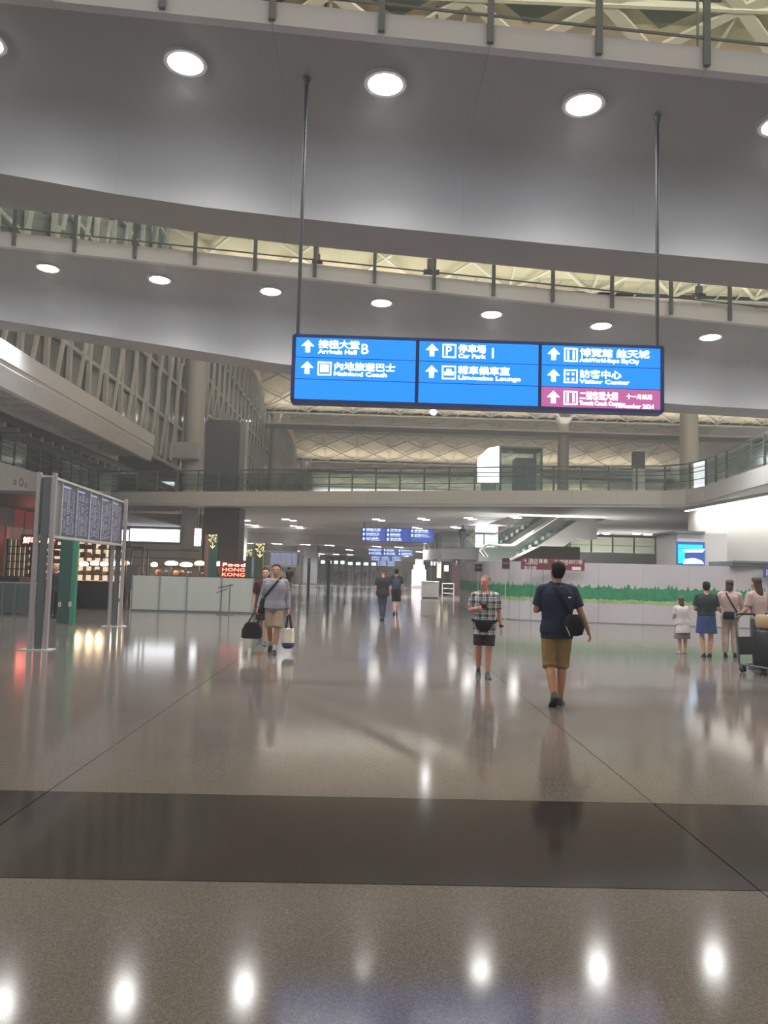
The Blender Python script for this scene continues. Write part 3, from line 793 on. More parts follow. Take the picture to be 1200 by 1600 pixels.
# row of warm lamps over the long counter and the shop
def pendant(px, py, Y, w, lab):
    Y = Y if px < 200 else 33.4
    c = U(px, py, Y)
    t = root('counter_lamp', c, lab, 'lamp', 'warm lamps over the counters')
    MB().ell([(c.z - .09, c.x, c.y, w * .25, .05), (c.z - .07, c.x, c.y, w * .46, .11), (c.z, c.x, c.y, w * .5, .13), (c.z + .06, c.x, c.y, w * .4, .10), (c.z + .10, c.x, c.y, w * .15, .04)], 14).build('shade', M_warm, t, smooth=True)
    if px < 200: MB().cyl((c.x, c.y, c.z + .12), (c.x, c.y, 3.7), .012, n=6).build('cord', M_black, t)
    else: MB().cyl((c.x, c.y, 1.18), (c.x, c.y, c.z - .1), .02, n=8).build('stem', M_black, t)
    light('lamp_glow', 'POINT', (c.x, c.y - .25, c.z - .2), 14, (1, .72, .42), t, shadow_soft_size=.12)
WHERE = ['left of the wide board leg', 'just right of the first one', 'between the board legs', 'next to the right board leg', 'right of the right board leg', 'alone over the left end of the long counter', 'over the middle of the long counter', 'second over the middle of the long counter', 'over the right half of the long counter', 'next to the green totem']
for i, (px, py, w) in enumerate([(131, 881, .4), (148, 880, .36), (163, 881, .34), (180, 881, .35), (195, 880, .4), (241, 882, .3), (268, 880, .58), (291, 882, .56), (312, 880, .45), (342, 881, .4)]):
    pendant(px, py, 32, w, 'glowing warm counter lamp %s' % WHERE[i])
# things on the long counter
for i, px in enumerate([247, 258, 275, 284, 296, 318, 330]):
    a = U(px, 900, 33.35); hgt = random.uniform(.12, .26)
    solid(MB().ell([(1.18, a.x, 33.35, .10, .10), (1.18 + hgt * .6, a.x, 33.35, .13, .13), (1.18 + hgt, a.x, 33.35, .07, .07)], 12), 'food_jar', random.choice(MG), (a.x, 33.35, 1.18),
          'small dark jar on the long cafe counter, %s from the left' % ORD[i], 'jar', 'jars on the cafe counter', smooth=True)
# red neon letters
def neon(px0, px1, py0, py1, Y, rows_, lab):
    a, b = U(px0, py0, Y), U(px1, py1, Y)
    rt = root('neon_sign', ((a.x + b.x) / 2, Y, b.z), lab, 'sign', None)
    MB().bbox((a.x - .1, Y + .03, b.z - .08), (b.x + .1, Y + .09, a.z + .08)).build('backboard', mat('neon_board', C(92, 24, 22), .5), rt)
    n = len(rows_); hh = (a.z - b.z) / n
    for k, (s, m) in enumerate(rows_):
        text(s, hh * .95, m, rt, face_cam((a.x, Y, a.z - (k + .85) * hh)), width=(b.x - a.x))
    for x in (a.x, b.x):
        if px0 < 200: MB().cyl((x, Y + .06, a.z + .05), (x, Y + .06, 3.7), .015, n=6).build('hanger', M_black, rt)
        else: MB().cyl((x, Y + .06, 1.18), (x, Y + .06, b.z), .02, n=6).build('leg', M_black, rt)
    light('neon_glow', 'AREA', ((a.x + b.x) / 2, Y - .05, (a.z + b.z) / 2), 6, (1, .10, .06), rt, size=abs(b.x - a.x), rot=(-PI / 2, 0, 0))
neon(36, 85, 838, 851, 31.5, [('鮮味小廚', M_neonw)], 'glowing red sign behind the left posts of the flight board')
neon(347, 381, 878, 902, 33.1, [('Food', M_neonw), ('HONG', M_neon), ('KONG', M_neon)], 'red and orange neon letters at the right end of the cafe')
a, b = U(200, 880, 43.6), U(316, 880, 43.6)
cw = root('wall_2', ((a.x + b.x) / 2, 43.7, 0), kind='structure')
MB().bbox((a.x, 43.6, 0), (b.x, 43.8, 2.75)).build('cafe_back_wall', M_white, cw)
for z in (1.5, 1.95, 2.4): MB().bbox((a.x + .2, 43.4, z), (b.x - .2, 43.6, z + .03)).build('wall_shelf', M_char, cw)
# white light boxes
def light_box(px0, px1, py0, py1, Y, lab):
    a, b = U(px0, py0, Y), U(px1, py1, Y)
    rt = root('light_box', ((a.x + b.x) / 2, Y, b.z), lab, 'light box', None)
    MB().bbox((a.x - .06, Y + .01, b.z - .06), (b.x + .06, Y + .25, a.z + .06)).build('frame', M_alu, rt)
    MB().bbox((a.x, Y - .005, b.z), (b.x, Y + .012, a.z)).build('lit_face', M_litw, rt)
    for x in (a.x + .1, b.x - .1): MB().cyl((x, Y + .12, a.z + .06), (x, Y + .12, 4.85), .02, n=6).build('hanger', M_dsteel, rt)
light_box(204, 280, 826, 847, 43.2, 'wide white light box above the cafe at left')
light_box(304.5, 313.5, 826, 853, 43.2, 'narrow upright white light box right of the wide one')
light_box(188, 200, 828, 852, 43.2, 'small dim light box beside the top of the board leg')
def clad_column(px0, px1, Y, z1, lab, m, dep=None):
    a, b = U(px0, 880, Y), U(px1, 880, Y); w = b.x - a.x; d_ = dep or w
    c = root('square_column', ((a.x + b.x) / 2, Y + d_ / 2, 0), lab, 'column')
    MB().bbox((a.x, Y, .12), (b.x, Y + d_, z1)).build('cladding', m, c)
    MB().bbox((a.x - .03, Y - .03, 0), (b.x + .03, Y + d_ + .03, .12)).build('plinth', M_black, c)
    MB().bbox((a.x - .01, Y - .01, 2.48), (b.x + .01, Y + d_ + .01, 2.5)).build('joint_trim', M_dsteel, c)
    return c
clad_column(315, 371, 42, 4.85, 'wide dark clad column rising to the deck behind the red neon', M_char)
clad_column(281, 303, 43.6, 4.85, 'pale square column between the two white light boxes', M_white, .8)
clad_column(474, 496, 74, 3.78, 'dark square column right of the small flight screen', M_char)
clad_column(438, 462, 80, 3.78, 'dark column behind the head of the man with two bags', M_char)
clad_column(377, 384, 62, 4.7, 'slim pale column right of the wide dark clad column', M_white)
# glass screen in front of the cafe
gs = root('glass_screen', ((U(300, 955, 27).x), 27, 0), 'frosted greenish glass screen in front of the cafe counter', 'partition')
xs_ = [U(px, 950, 27).x for px in (205, 248, 291, 345, 395)]
for a, b in zip(xs_, xs_[1:]):
    MB().bbox((a + .01, 26.99, .06), (b - .01, 27.01, 1.22)).build('glass_panel', mat('frosted_glass', C(166, 170, 164), .25), gs)
for a in xs_: MB().bbox((a - .02, 26.96, 0), (a + .02, 27.04, 1.24)).build('post', M_steel, gs)
MB().bbox((xs_[0], 26.95, 0), (xs_[-1], 27.05, .06)).build('base_rail', M_dsteel, gs)
g2 = root('glass_screen', (U(15, 960, 23.5).x, 23.5, 0), 'dark glass screen in front of the black counter at far left', 'partition')
xs2 = [U(px, 950, 23.4).x for px in (-40, 4, 22, 66)]
for a, b in zip(xs2, xs2[1:]):
    MB().bbox((a + .01, 23.39, .06), (b - .01, 23.41, .95)).build('glass_panel', M_gglass, g2)
for a in xs2: MB().bbox((a - .02, 23.36, 0), (a + .02, 23.44, .97)).build('post', M_dsteel, g2)
MB().bbox((xs2[0], 23.37, .95), (xs2[-1], 23.43, .99)).build('top_rail', M_steel, g2)
# tall open metal frame and dark banner by the right board legs
fr = root('banner_rack', (U(215, 950, 29).x, 29, 0), 'tall thin black display frame with a dark banner right of the board legs', 'rack')
fx = [U(px, 950, 29).x for px in (196, 222)]
for x in fx:
    for y in (28.8, 29.4): MB().bbox((x - .025, y - .025, 0), (x + .025, y + .025, 2.25)).build('post', M_black, fr)
for y in (28.8, 29.4): MB().bbox((fx[0], y - .025, 2.2), (fx[1], y + .025, 2.26)).build('top_bar', M_black, fr)
for x in fx: MB().bbox((x - .025, 28.8, 2.2), (x + .025, 29.4, 2.26)).build('side_bar', M_black, fr)
MB().bbox((fx[0] + .05, 28.76, .65), (fx[0] + .45, 28.79, 1.6)).build('banner', M_char, fr)
# green pillar totems
def totem(px0, pxm, px1, Y, ztop, lab, mL, mR, glyphs, gmat):
    a, m_, b = U(px0, 900, Y), U(pxm, 900, Y), U(px1, 900, Y)
    w = b.x - a.x
    rt = root('wayfinding_totem', ((a.x + b.x) / 2, Y + .1, 0), lab, 'totem', None)
    MB().bbox((a.x, Y, .02), (m_.x - .004, Y + .12, ztop)).build('side_panel', mL, rt)
    MB().bbox((m_.x, Y - .02, .02), (b.x, Y + .12, ztop)).build('front_panel', mR, rt)
    MB().bbox((a.x - .04, Y - .06, 0), (b.x + .04, Y + .26, .02)).build('base_plate', M_dsteel, rt)
    for s, px, py, sz, m in glyphs:
        q = U(px, py, Y - .026)
        text(s, sz, m, rt, face_cam((q.x, Y - .026, q.z)), name='glyph', align='CENTER')
    return rt
totem(92, 112, 119, 20.5, 2.9, 'dark green pillar totem with a bright green edge under the flight board', M_dgreen, M_green, [('8', 109, 948, .2, M_wprint), ('8', 93, 948, .18, M_wprint)], M_wprint)
totem(318, 325, 337, 27.5, 2.72, 'slim green totem with yellow arrow signs in front of the dark column', mat('bronze_panel', C(120, 84, 74), .4), M_dgreen, [('✈', 332, 846, .30, M_ylw), ('↓', 332, 857, .30, M_ylw), ('2', 330, 938, .2, M_wprint)], M_ylw)
totem(396, 399, 409, 30, 2.42, 'brown and green totem with yellow arrows left of the man with two bags', M_dgreen, mat('olive_panel', C(64, 62, 44), .4), [('✈', 406, 861, .36, M_ylw), ('↓', 406, 871, .36, M_ylw)], M_ylw)
totem(383, 386, 392, 32, 2.2, 'thin green totem half hidden beside the neon sign', M_dgreen, M_dgreen, [('✈', 388, 868, .3, M_ylw)], M_ylw)
totem(511, 513, 516, 45, 2.3, 'narrow green totem in the middle of the hall left of the far pair', M_dgreen, M_dgreen, [('↑', 514, 878, .3, M_wprint)], M_ylw)
totem(480, 482, 484.5, 46, 2.2, 'narrow green totem left of the other one in the middle of the hall', M_dgreen, M_dgreen, [('↑', 483, 881, .3, M_wprint)], M_ylw)
# small sign stand by the totem
st = root('sign_stand', (U(353, 950, 26).x, 26, 0), 'thin metal sign stand before the glass screen, right of the green totem', 'stand')
sx = [U(px, 950, 26).x for px in (345, 358)]
for x in sx: MB().cyl((x, 26, 0), (x, 26, 1.05), .018, n=8).build('post', M_dsteel, st)
for x in sx: MB().cyl((x, 26, 0), (x, 26, .02), .14, n=16).build('base', M_dsteel, st)
MB().box(((sx[0] + sx[1]) / 2, 25.98, .95), (.5, .03, .05), M=Matrix.Rotation(R(-12), 3, 'Y')).build('cross_bar', M_dsteel, st)
MB().box(((sx[0] + sx[1]) / 2 - .12, 26, .80), (.4, .02, .04), M=Matrix.Rotation(R(-22), 3, 'Y')).build('brace', M_dsteel, st)

# ================================================================== RIGHT SIDE: hoarding, mezzanine, escalators
hd = root('hoarding', (10, 25.6, 0), 'long curved white hoarding wall with a band of printed green grass', 'hoarding')
path = [(4.55, 37.0), (4.55, 29.0)]
for k in range(1, 9):
    t = PI + (PI / 2) * k / 8; path.append((6.6 + 2.05 * math.cos(t), 28.9 + 2.05 * math.sin(t)))
path += [(9.5, 26.3), (12.5, 25.75), (14.4, 25.38)]
HH = 2.07
PP = []
for a, b in zip(path, path[1:]):
    a, b = Vector(a), Vector(b); n = max(1, round((b - a).length / 1.22))
    PP += [a.lerp(b, k / n) for k in range(n)]
PP.append(Vector(path[-1]))
M_grass = mat('printed_green', C(42, 128, 88), .5, noise=(5, .25)); M_lime = mat('printed_lime', C(150, 172, 112), .5, noise=(6, .2))
rnd = random.Random(3)
for a, b in zip(PP, PP[1:]):
    d = (b - a).normalized(); o = Vector((d.y, -d.x)); a2, b2 = a + d * .003, b - d * .003
    pnl = MB().prism([a2 + o * .03, b2 + o * .03, b2 - o * .03, a2 - o * .03], 0.03, HH).build('hoarding_panel', M_hoard, hd)
    for lo, hi, dz, m, nm, off in ((.70, .84, .06, M_lime, 'lime_print', .034), (.82, 1.24, .16, M_grass, 'grass_print', .036)):
        n = 30 if nm == 'grass_print' else 16; ln = (b2 - a2).length; vs, fs = [], []
        for k in range(n + 1):
            for z in (lo + rnd.uniform(-.03, .03), hi + rnd.uniform(-.05, dz if rnd.random() < .35 else .03)):
                q = a2 + d * (ln * k / n) + o * off; vs.append((q.x, q.y, z))
            if k: i = 2 * k; fs.append((i - 2, i, i + 1, i - 1))
        MB().add(vs, fs).build(nm, m, pnl)
    MB().prism([a + o * .035, b + o * .035, b - o * .04, a - o * .04], 0, .03).build('base_strip', M_steel, hd)
# crimson sign on the hoarding
a, b = U(814, 872, 26.3), U(912, 892, 26.3)
rs = root('wall_sign', ((a.x + b.x) / 2, 26.25, b.z), 'crimson sign with two columns of white text on top of the hoarding', 'sign')
MB().bbox((a.x, 26.2, b.z), (b.x, 26.27, a.z)).build('board', M_crim, rs)
MB().bbox((a.x, 26.19, b.z), ((a.x + b.x) / 2 - .02, 26.2, a.z)).build('left_face', mat('deep_crimson', C(104, 40, 52), .4), rs)
for s, px, py, sz in (('↑ 酒店專車', 817, 879, .17), ('Hotel Coach', 822, 881.8, .08), ('洗手間', 818, 890, .15), ('↑ 本地旅行團', 866, 880, .16), ('Local Tours', 872, 882.5, .07)):
    q = U(px, py, 26.18); text(s, sz, M_wprint, rs, face_cam((q.x, 26.188, q.z)))
q, q2 = U(894, 885.5, 26.18), U(908, 891, 26.18)
MB().bbox((q.x, 26.18, q2.z), (q2.x, 26.2, q.z)).build('white_label', M_wprint, rs)
for px, lab in ((747, 'small maroon plaque on the white wall left of the larger plaque'), (790, 'square maroon plaque on the white wall left of the crimson sign')):
    Yq = 30 if px < 760 else 27.2
    a, b = U(px - 5, 881 if px < 760 else 872, Yq - .06), U(px + 6, 893 if px < 760 else 889, Yq - .06)
    pr_ = root('wall_plaque', ((a.x + b.x) / 2, a.y, b.z), lab, 'plaque')
    MB().bbox((a.x, a.y, b.z), (b.x, a.y + .05, a.z)).build('plate', M_maroon, pr_)
    MB().bbox((a.x + .03, a.y - .008, (a.z + b.z) / 2), (b.x - .03, a.y, (a.z + b.z) / 2 + .03)).build('print_line', mat('pink_print', C(170, 120, 130), .5), pr_)
    MB().bbox(((a.x + b.x) / 2 - .012, a.y + .02, 0), ((a.x + b.x) / 2 + .012, a.y + .045, b.z)).build('stand', M_hoard, pr_)
# kiosk with the cyan and white screen
a, b = U(1052, 832, 27.5), U(1136, 884, 27.5)
kk = root('corner_kiosk', ((a.x + b.x) / 2, 27.5, 0), 'white kiosk block above the hoarding with a cyan lit logo screen', 'kiosk')
MB().bbox((a.x + .15, 27.5, 0), (b.x, 29.5, a.z)).build('body', M_white, kk)
MB().bbox((a.x, 27.4, a.z - .02), (U(1100, 850, 27.5).x, 29.5, a.z + .06)).build('canopy', M_steel, kk)
q, q2 = U(1057, 846, 27.45), U(1101, 883, 27.45)
sc_ = MB().bbox((q.x, 27.44, q2.z), (q2.x, 27.5, q.z)).build('screen', emit('screen_blue', (.03, .12, .5, 1), .8), kk)
M_cy = emit('lit_cyan', (0, .72, .95, 1), 1.6)
def scr(px0, py0, px1, py1, m, nm):
    a_, b_ = U(px0, py0, 27.42), U(px1, py1, 27.42)
    MB().bbox((a_.x, 27.425, b_.z), (b_.x, 27.44, a_.z)).build(nm, m, sc_)
scr(1060, 850.5, 1098, 858, M_cy, 'logo_bar'); scr(1060, 858, 1070, 880, M_cy, 'logo_stem')
def poly_on(pts, Y, m, nm, par, th=.015):
    W_ = [U(px, py, Y) for px, py in pts]
    return MB().prism_y([(p.x, p.z) for p in W_], Y, Y + th).build(nm, m, par)
poly_on([(1067, 859), (1101, 858), (1098, 863), (1070, 863)], 27.42, M_litw, 'logo_stroke', sc_)
poly_on([(1069, 874), (1084, 872), (1096, 876), (1100, 881), (1068, 881)], 27.42, M_litw, 'logo_stroke', sc_)
# counter canopy at the right edge with a blue P sign
a, b = U(1136, 875, 25.9), U(1215, 885, 25.9)
cn = root('counter_canopy', ((a.x + b.x) / 2, 25.9, b.z), 'dark green grey canopy strip at the right edge above the hoarding', 'canopy')
MB().bbox((a.x, 25.5, 2.06), (14.4, 27.3, 2.24)).build('canopy_board', M_dsteel, cn)
MB().bbox((a.x, 25.46, 2.2), (14.4, 25.5, 2.26)).build('edge_trim', M_steel, cn)
q, q2 = U(1193, 886, 25.3), U(1207, 903, 25.3)
ps = root('parking_plate', ((q.x + q2.x) / 2, 25.3, q2.z), 'small blue square plate on the hoarding at the right edge', 'sign')
MB().bbox((q.x, 25.28, q2.z), (q2.x, 25.33, q.z)).build('plate', mat('blue_plate', C(60, 72, 140), .4), ps)
text('P', .3, M_wprint, ps, face_cam((q.x + .06, 25.275, q2.z + .06)))
# cove wash behind the balcony edge, shining on the right wall
cv = root('cove_lamp', (13.9, 27, 4.55), 'long ceiling cove lamp washing the white wall at the right edge', 'lamp')
MB().bbox((13.95, 20, 4.58), (14.15, 33.5, 4.68)).build('trough', M_alu, cv)
MB().bbox((13.97, 20, 4.565), (14.13, 33.5, 4.58)).build('lens', emit('cove_lens', (1, .95, .85, 1), 9), cv)
light('cove_beam', 'AREA', (14.05, 27, 4.55), E_COVE, (1, .95, .86), cv, shape='RECTANGLE', size=.16, size_y=13, rot=(0, R(-30), 0))
ub = root('fill_bar', (10.4, 42.7, 0), 'added unseen fill light on a low plinth behind the white hoarding', 'lamp')  # added fill lamp, out of view, brightening the deck underside
MB().bbox((8.5, 42.5, 0), (12.3, 42.9, 1.5)).build('plinth', M_white, ub)
MB().bbox((8.5, 42.6, 1.5), (12.3, 42.8, 1.56)).build('lens', M_lampsm, ub)
light('fill_beam', 'AREA', (10.4, 42.7, 1.6), 250, (1, .95, .88), ub, shape='RECTANGLE', size=3.6, size_y=.2, rot=(PI, 0, 0))
# mezzanine balcony behind the hoarding
mz = root('mezzanine', (13, 58, 3.2), 'white mezzanine balcony with a pointed prow behind the hoarding', 'balcony')
zt = 3.2
pr0 = U(664, 872, 56)
mpoly = [(pr0.x, 58), (U(690, 860, 52).x, 52), (40, 52), (40, 66), (pr0.x + .6, 66)]
MB().prism(mpoly, zt - .75, zt).build('slab', M_white, mz)
a, b = U(683, 873, 50), U(766, 876, 50)
MB().bbox((a.x, 50, 2.28), (b.x, 52.6, 2.45)).build('dark_canopy', M_char, mz)
rail(mz, [(pr0.x + .1, 58, zt), (U(690, 860, 52).x, 52.1, zt), (U(940, 860, 52).x, 52.1, zt), (30, 52.1, zt)], 1.5, 1.1, (.5,), 0, M_steel, M_glass)
MB().bbox((U(690, 860, 62).x, 66, zt), (40, 66.2, 4.7)).build('back_wall', M_white, mz)
MB().bbox((U(905, 860, 57).x, 60, zt), (40, 60.2, 4.7)).build('lit_room_wall', mat('room_cream', C(205, 208, 186), .5), mz)
for k, px in enumerate((980, 1000, 940, 925)):
    q = U(px, 818, 58); lamp_pair(q.x, 56 + k * .4, 4.78, 'small downlight over the mezzanine room at right, %s one' % ORD[k], 'mezzanine room lights', 1500)
# lit advertising screens
def ad(pts, Y, lab, m=M_litw, zfoot=None):
    W_ = [U(px, py, Y) for px, py in pts]; xs__ = [p.x for p in W_]; zs = [p.z for p in W_]; c = sum(xs__) / len(xs__)
    rt = root('lit_advert_panel', (c, Y, zfoot if zfoot is not None else min(zs)), lab, 'screen')
    MB().prism_y([(p.x, p.z) for p in W_], Y, Y + .04).build('lit_face', m, rt)
    MB().prism_y([(c + (p.x - c) * 1.03, p.z) for p in W_], Y + .041, Y + .3).build('housing', M_steel, rt)
    if zfoot is not None: MB().bbox((c - .4, Y + .06, zfoot), (c + .4, Y + .28, min(zs) + .05)).build('foot', M_steel, rt)
    light('panel_glow', 'AREA', (c, Y - .1, sum(zs) / len(zs)), 60, (.93, .95, 1), rt, size=max(xs__) - min(xs__), rot=(-PI / 2, 0, 0))
ad([(743, 823), (778, 822), (778, 855), (743, 855)], 53, 'glaring white lit screen on the mezzanine below the deck', zfoot=3.2)
ad([(746, 716), (763, 700), (780, 697), (780, 754), (746, 754)], 46, 'glaring white lit panel with a cut corner standing on the upper deck', emit('lit_white_soft', (.95, .93, 1, 1), 2.6), zfoot=5.42)
# glass lift shaft and totems on the upper deck
a, b = U(782, 700, 52.5), U(846, 752, 52.5)
lf = root('lift_shaft', ((a.x + b.x) / 2, 53.5, 5.42), 'grey glass lift shaft on the upper deck right of the white panel', 'lift')
for x in (a.x, b.x):
    for y in (52.5, 54.7): MB().bbox((x - .06, y - .06, 5.42), (x + .06, y + .06, a.z)).build('corner_post', M_dsteel, lf)
MB().bbox((a.x - .1, 52.4, a.z), (b.x + .1, 54.8, a.z + .12)).build('roof_plate', M_dsteel, lf)
for q in (((a.x, 52.5, 5.5), (b.x, 52.52, a.z)), ((a.x, 52.5, 5.5), (a.x + .02, 54.7, a.z)), ((b.x - .02, 52.5, 5.5), (b.x, 54.7, a.z))):
    MB().bbox(*q).build('glass_wall', M_gglass, lf)
a2 = U(806, 715, 53)
MB().bbox((a2.x, 53, 5.6), (b.x - .25, 54.3, a2.z)).build('lift_car', M_char, lf)
def deck_totem(px0, px1, pyt, Y, lab, top, low, frac, rcap=False):
    a, b = U(px0, pyt, Y), U(px1, pyt, Y); w = b.x - a.x; c = (a.x + b.x) / 2; zt_ = a.z
    rt = root('deck_totem', (c, Y + .2, 5.42), lab, 'totem')
    zs = lerp(zt_, 5.42, frac)
    if rcap:
        pts = [(a.x, zs)]
        r_ = .28
        pts = [(a.x, 5.42)] + [(a.x + r_ - r_ * math.cos(t), zt_ - r_ + r_ * math.sin(t)) for t in (0, .5, 1.0, PI / 2)] + [(b.x - r_ + r_ * math.sin(t), zt_ - r_ + r_ * math.cos(t)) for t in (0, .5, 1.0, PI / 2)] + [(b.x, 5.42)]
        MB().prism_y(pts, Y, Y + .5).build('body', top, rt)
        MB().bbox((b.x, Y + .02, 5.42), (b.x + .35, Y + .9, zt_ - .15)).build('side_fin', M_steel, rt)
    else:
        MB().bbox((a.x, Y, zs), (b.x, Y + .4, zt_)).build('head', top, rt)
        MB().bbox((a.x, Y + .02, 5.42), (b.x, Y + .38, zs)).build('body', low, rt)
deck_totem(322, 376, 655, 47, 'tall dark slab with rounded top standing on the upper deck at left', M_char, M_char, .5, True)
deck_totem(991, 1008, 705, 40, 'white totem with a dark head on the upper deck at right', M_char, M_white, .33)
deck_totem(1089, 1101, 720, 38, 'small white lit totem by the bend of the upper deck rail', M_litp, M_litp, .4)
bs = root('deck_light_band', (U(237, 755, 58).x, 58, 5.42), 'long white lit band seen through the deck rail at left', 'light box')
a, b = U(204, 751, 58), U(272, 759, 58)
MB().bbox((a.x, 58, b.z), (b.x, 58.1, a.z)).build('lit_face', emit('lit_band', (.95, .95, 1, 1), 1.3), bs)
MB().bbox((a.x - .1, 58.1, 5.42), (b.x + .1, 58.5, a.z + .1)).build('case', M_steel, bs)
# escalators rising from the mezzanine to the upper deck
def escalator(p0, p1, z0, z1, w, lab, m):
    a, b = Vector((p0[0], p0[1], z0)), Vector((p1[0], p1[1], z1)); d = b - a; hd_ = Vector((d.x, d.y, 0)).normalized(); sd = Vector((hd_.y, -hd_.x, 0))
    rt = root('escalator', a, lab, 'escalator')
    MB().loft([[tuple(q + sd * s * w / 2 + Vector((0, 0, dz))) for s, dz in ((-1, -1.0), (1, -1.0), (1, 0), (-1, 0))] for q in (a - hd_ * 1.2, a, b, b + hd_ * 1.2)]).build('truss_cladding', m, rt)
    MB().bbox((a.x - 1.1, a.y - .5, 0), (a.x - .1, a.y + .5, a.z - .95)).build('support', M_white, rt)
    n = int(abs(z1 - z0) / .22)
    for k in range(n):
        q = a.lerp(b, (k + .5) / n)
        MB().box(q + Vector((0, 0, .06)), (.42, w * .72, .2), math.atan2(hd_.y, hd_.x)).build('step', M_dsteel, rt)
    for s in (-1, 1):
        o = sd * s * w / 2
        pts = [a - hd_ * 1.5, a, b, b + hd_ * 1.5]
        q = [p + o + Vector((0, 0, .05)) for p in pts] + [p + o + Vector((0, 0, .85)) for p in reversed(pts)]
        x = sd * .01
        MB().loft([[tuple(p - x) for p in q], [tuple(p + x) for p in q]]).build('glass_balustrade', M_glass, rt)
        hp = [p + o + Vector((0, 0, .92)) for p in pts]
        MB().tube([hp[0] - Vector((0, 0, .7)) , hp[0] - hd_ * .3 - Vector((0, 0, .35)), hp[0]] + hp + [hp[-1] + hd_ * .3 - Vector((0, 0, .35)), hp[-1] - Vector((0, 0, .7))], .05, 8).build('handrail', M_lsteel, rt)
ea, eb = U(800, 868, 44), U(880, 822, 44)
escalator((ea.x, 44), (eb.x + .6, 44), 2.3, 4.7, 1.2, 'nearer escalator rising to the right behind the crimson sign', mat('grey_panel', C(128, 130, 126), .45))
escalator((U(776, 856, 49).x, 49), (U(850, 810, 49).x, 49), 3.2, 5.35, 1.2, 'farther escalator rising to the right beside the lit screen', M_steel)
a, b = U(800, 852, 40), U(906, 875, 40)
bb = solid(MB().prism_y([(a.x, 2.15), (b.x, 2.15), (b.x, a.z), (U(845, 860, 40).x, a.z), (a.x, 2.3)], 40, 42), 'escalator_parapet', mat('taupe_panel', C(112, 106, 98), .5), ((a.x + b.x) / 2, 41, 0), 'taupe sloping parapet behind the crimson sign', 'parapet')
MB().bbox((a.x + .3, 40.4, 0), (b.x - .3, 41.6, 2.15)).build('parapet_core', M_white, bb)
# question-mark pillar, white counters, lit stall
def pillar():
    a, b = U(706, 900, 50), U(720, 900, 50)
    rt = root('information_pillar', ((a.x + b.x) / 2, 50, 0), 'dark maroon information pillar with a white question mark', 'totem')
    MB().bbox((a.x, 50, .05), (b.x, 50.12, 2.45)).build('body', M_maroon, rt)
    MB().bbox((a.x - .04, 49.96, 0), (b.x + .04, 50.2, .05)).build('base', M_dsteel, rt)
    q = U(713, 884, 49.98); text('?', .5, M_wprint, rt, face_cam((q.x, 49.985, q.z)), align='CENTER')
pillar()
counter(660, 686, 46, 1.02, .9, 'white reception counter left of the question mark pillar', M_white)
counter(720, 742, 51, 1.0, .9, 'pale counter with steel rails right of the question mark pillar', M_soffit)
for k, (px, Y) in enumerate(((700, 47), (734, 47))):
    rt = root('queue_rail', (U(px, 920, Y).x, Y, 0), 'low steel rail %s the question mark pillar' % ('left of' if k == 0 else 'right of'), 'rail')
    x0, x1 = U(px - 9, 920, Y).x, U(px + 9, 920, Y).x
    for x in (x0, x1): MB().cyl((x, Y, 0), (x, Y, .9), .03, n=8).build('post', M_lsteel, rt)
    for z in (.3, .6, .9): MB().cyl((x0, Y, z), (x1, Y, z + .12 * k), .03, n=8).build('bar', M_lsteel, rt)
# lit pink-white stall front at the far end: stacked tiers, a plain stand-in
sx0, sx1 = U(644, 890, 75), U(666, 890, 75)
sf = root('lit_stall', ((sx0.x + sx1.x) / 2, 75, 0), 'bright pink white lit stall front far off right of the blue signs', 'stall')
wv = sx1.x - sx0.x; cx = (sx0.x + sx1.x) / 2
for z0, z1, k in ((0.2, 1.75, 1.0), (1.75, 2.2, .78), (2.2, 2.75, .55)):
    MB().bbox((cx - wv * k / 2, 75, z0), (cx + wv * k / 2, 75.5, z1)).build('lit_tier', M_litp, sf)
MB().bbox((cx - wv * .55, 74.98, 0), (cx + wv * .55, 75.55, .2)).build('base', M_white, sf)
# warm boards under the mezzanine
for k, (px0, px1, py0, py1, lab) in enumerate(((683, 689, 880, 903, 'narrow warm lit board under the mezzanine'), (694, 701, 883, 893, 'small yellow lit board beside the narrow warm one'), (724, 733, 884, 898, 'warm lit board right of the question mark pillar'))):
    a, b = U(px0, py0, 60), U(px1, py1, 60)
    rt = root('menu_board', ((a.x + b.x) / 2, 60, b.z), lab, 'light box')
    MB().bbox((a.x, 60, b.z), (b.x, 60.02, a.z)).build('lit_face', emit('warm_board', (1, .85, .6, 1), 1.4), rt)
    MB().bbox((a.x - .05, 60.02, 0), (b.x + .05, 60.15, a.z + .05)).build('case', M_dsteel, rt)
# dark green shop fronts down the hall with small lit signs
for k, (px0, px1, Y, zt_, lab) in enumerate(((499, 540, 112, 3.5, 'far dark green shop front with small lit signs, left of the middle of the hall'), (541, 590, 128, 3.5, 'far dark green shop front next to the blue signs'), (672, 690, 90, 3.2, 'far maroon shop front right of the lit stall'))):
    a, b = U(px0, 890, Y), U(px1, 890, Y)
    rt = root('far_shop', ((a.x + b.x) / 2, Y, 0), lab, 'shop')
    MB().bbox((a.x, Y, 2.1), (b.x, Y + 3, zt_)).build('fascia', M_dg2 if k < 2 else M_maroon, rt)
    MB().bbox((a.x, Y + 1.2, 0), (b.x, Y + 3, 2.1)).build('interior', M_soffit, rt)
    n = 4
    for i in range(n + 1):
        x = lerp(a.x, b.x, i / n); MB().bbox((x - .14, Y, 0), (x + .14, Y + .3, 2.1)).build('pier', M_dg2, rt)
    for i in range(n):
        x = lerp(a.x, b.x, (i + .5) / n); w_ = (b.x - a.x) / n * .28
        MB().bbox((x - w_, Y - .05, 2.3), (x + w_, Y, 2.75)).build('lit_sign', M_txtf, rt)
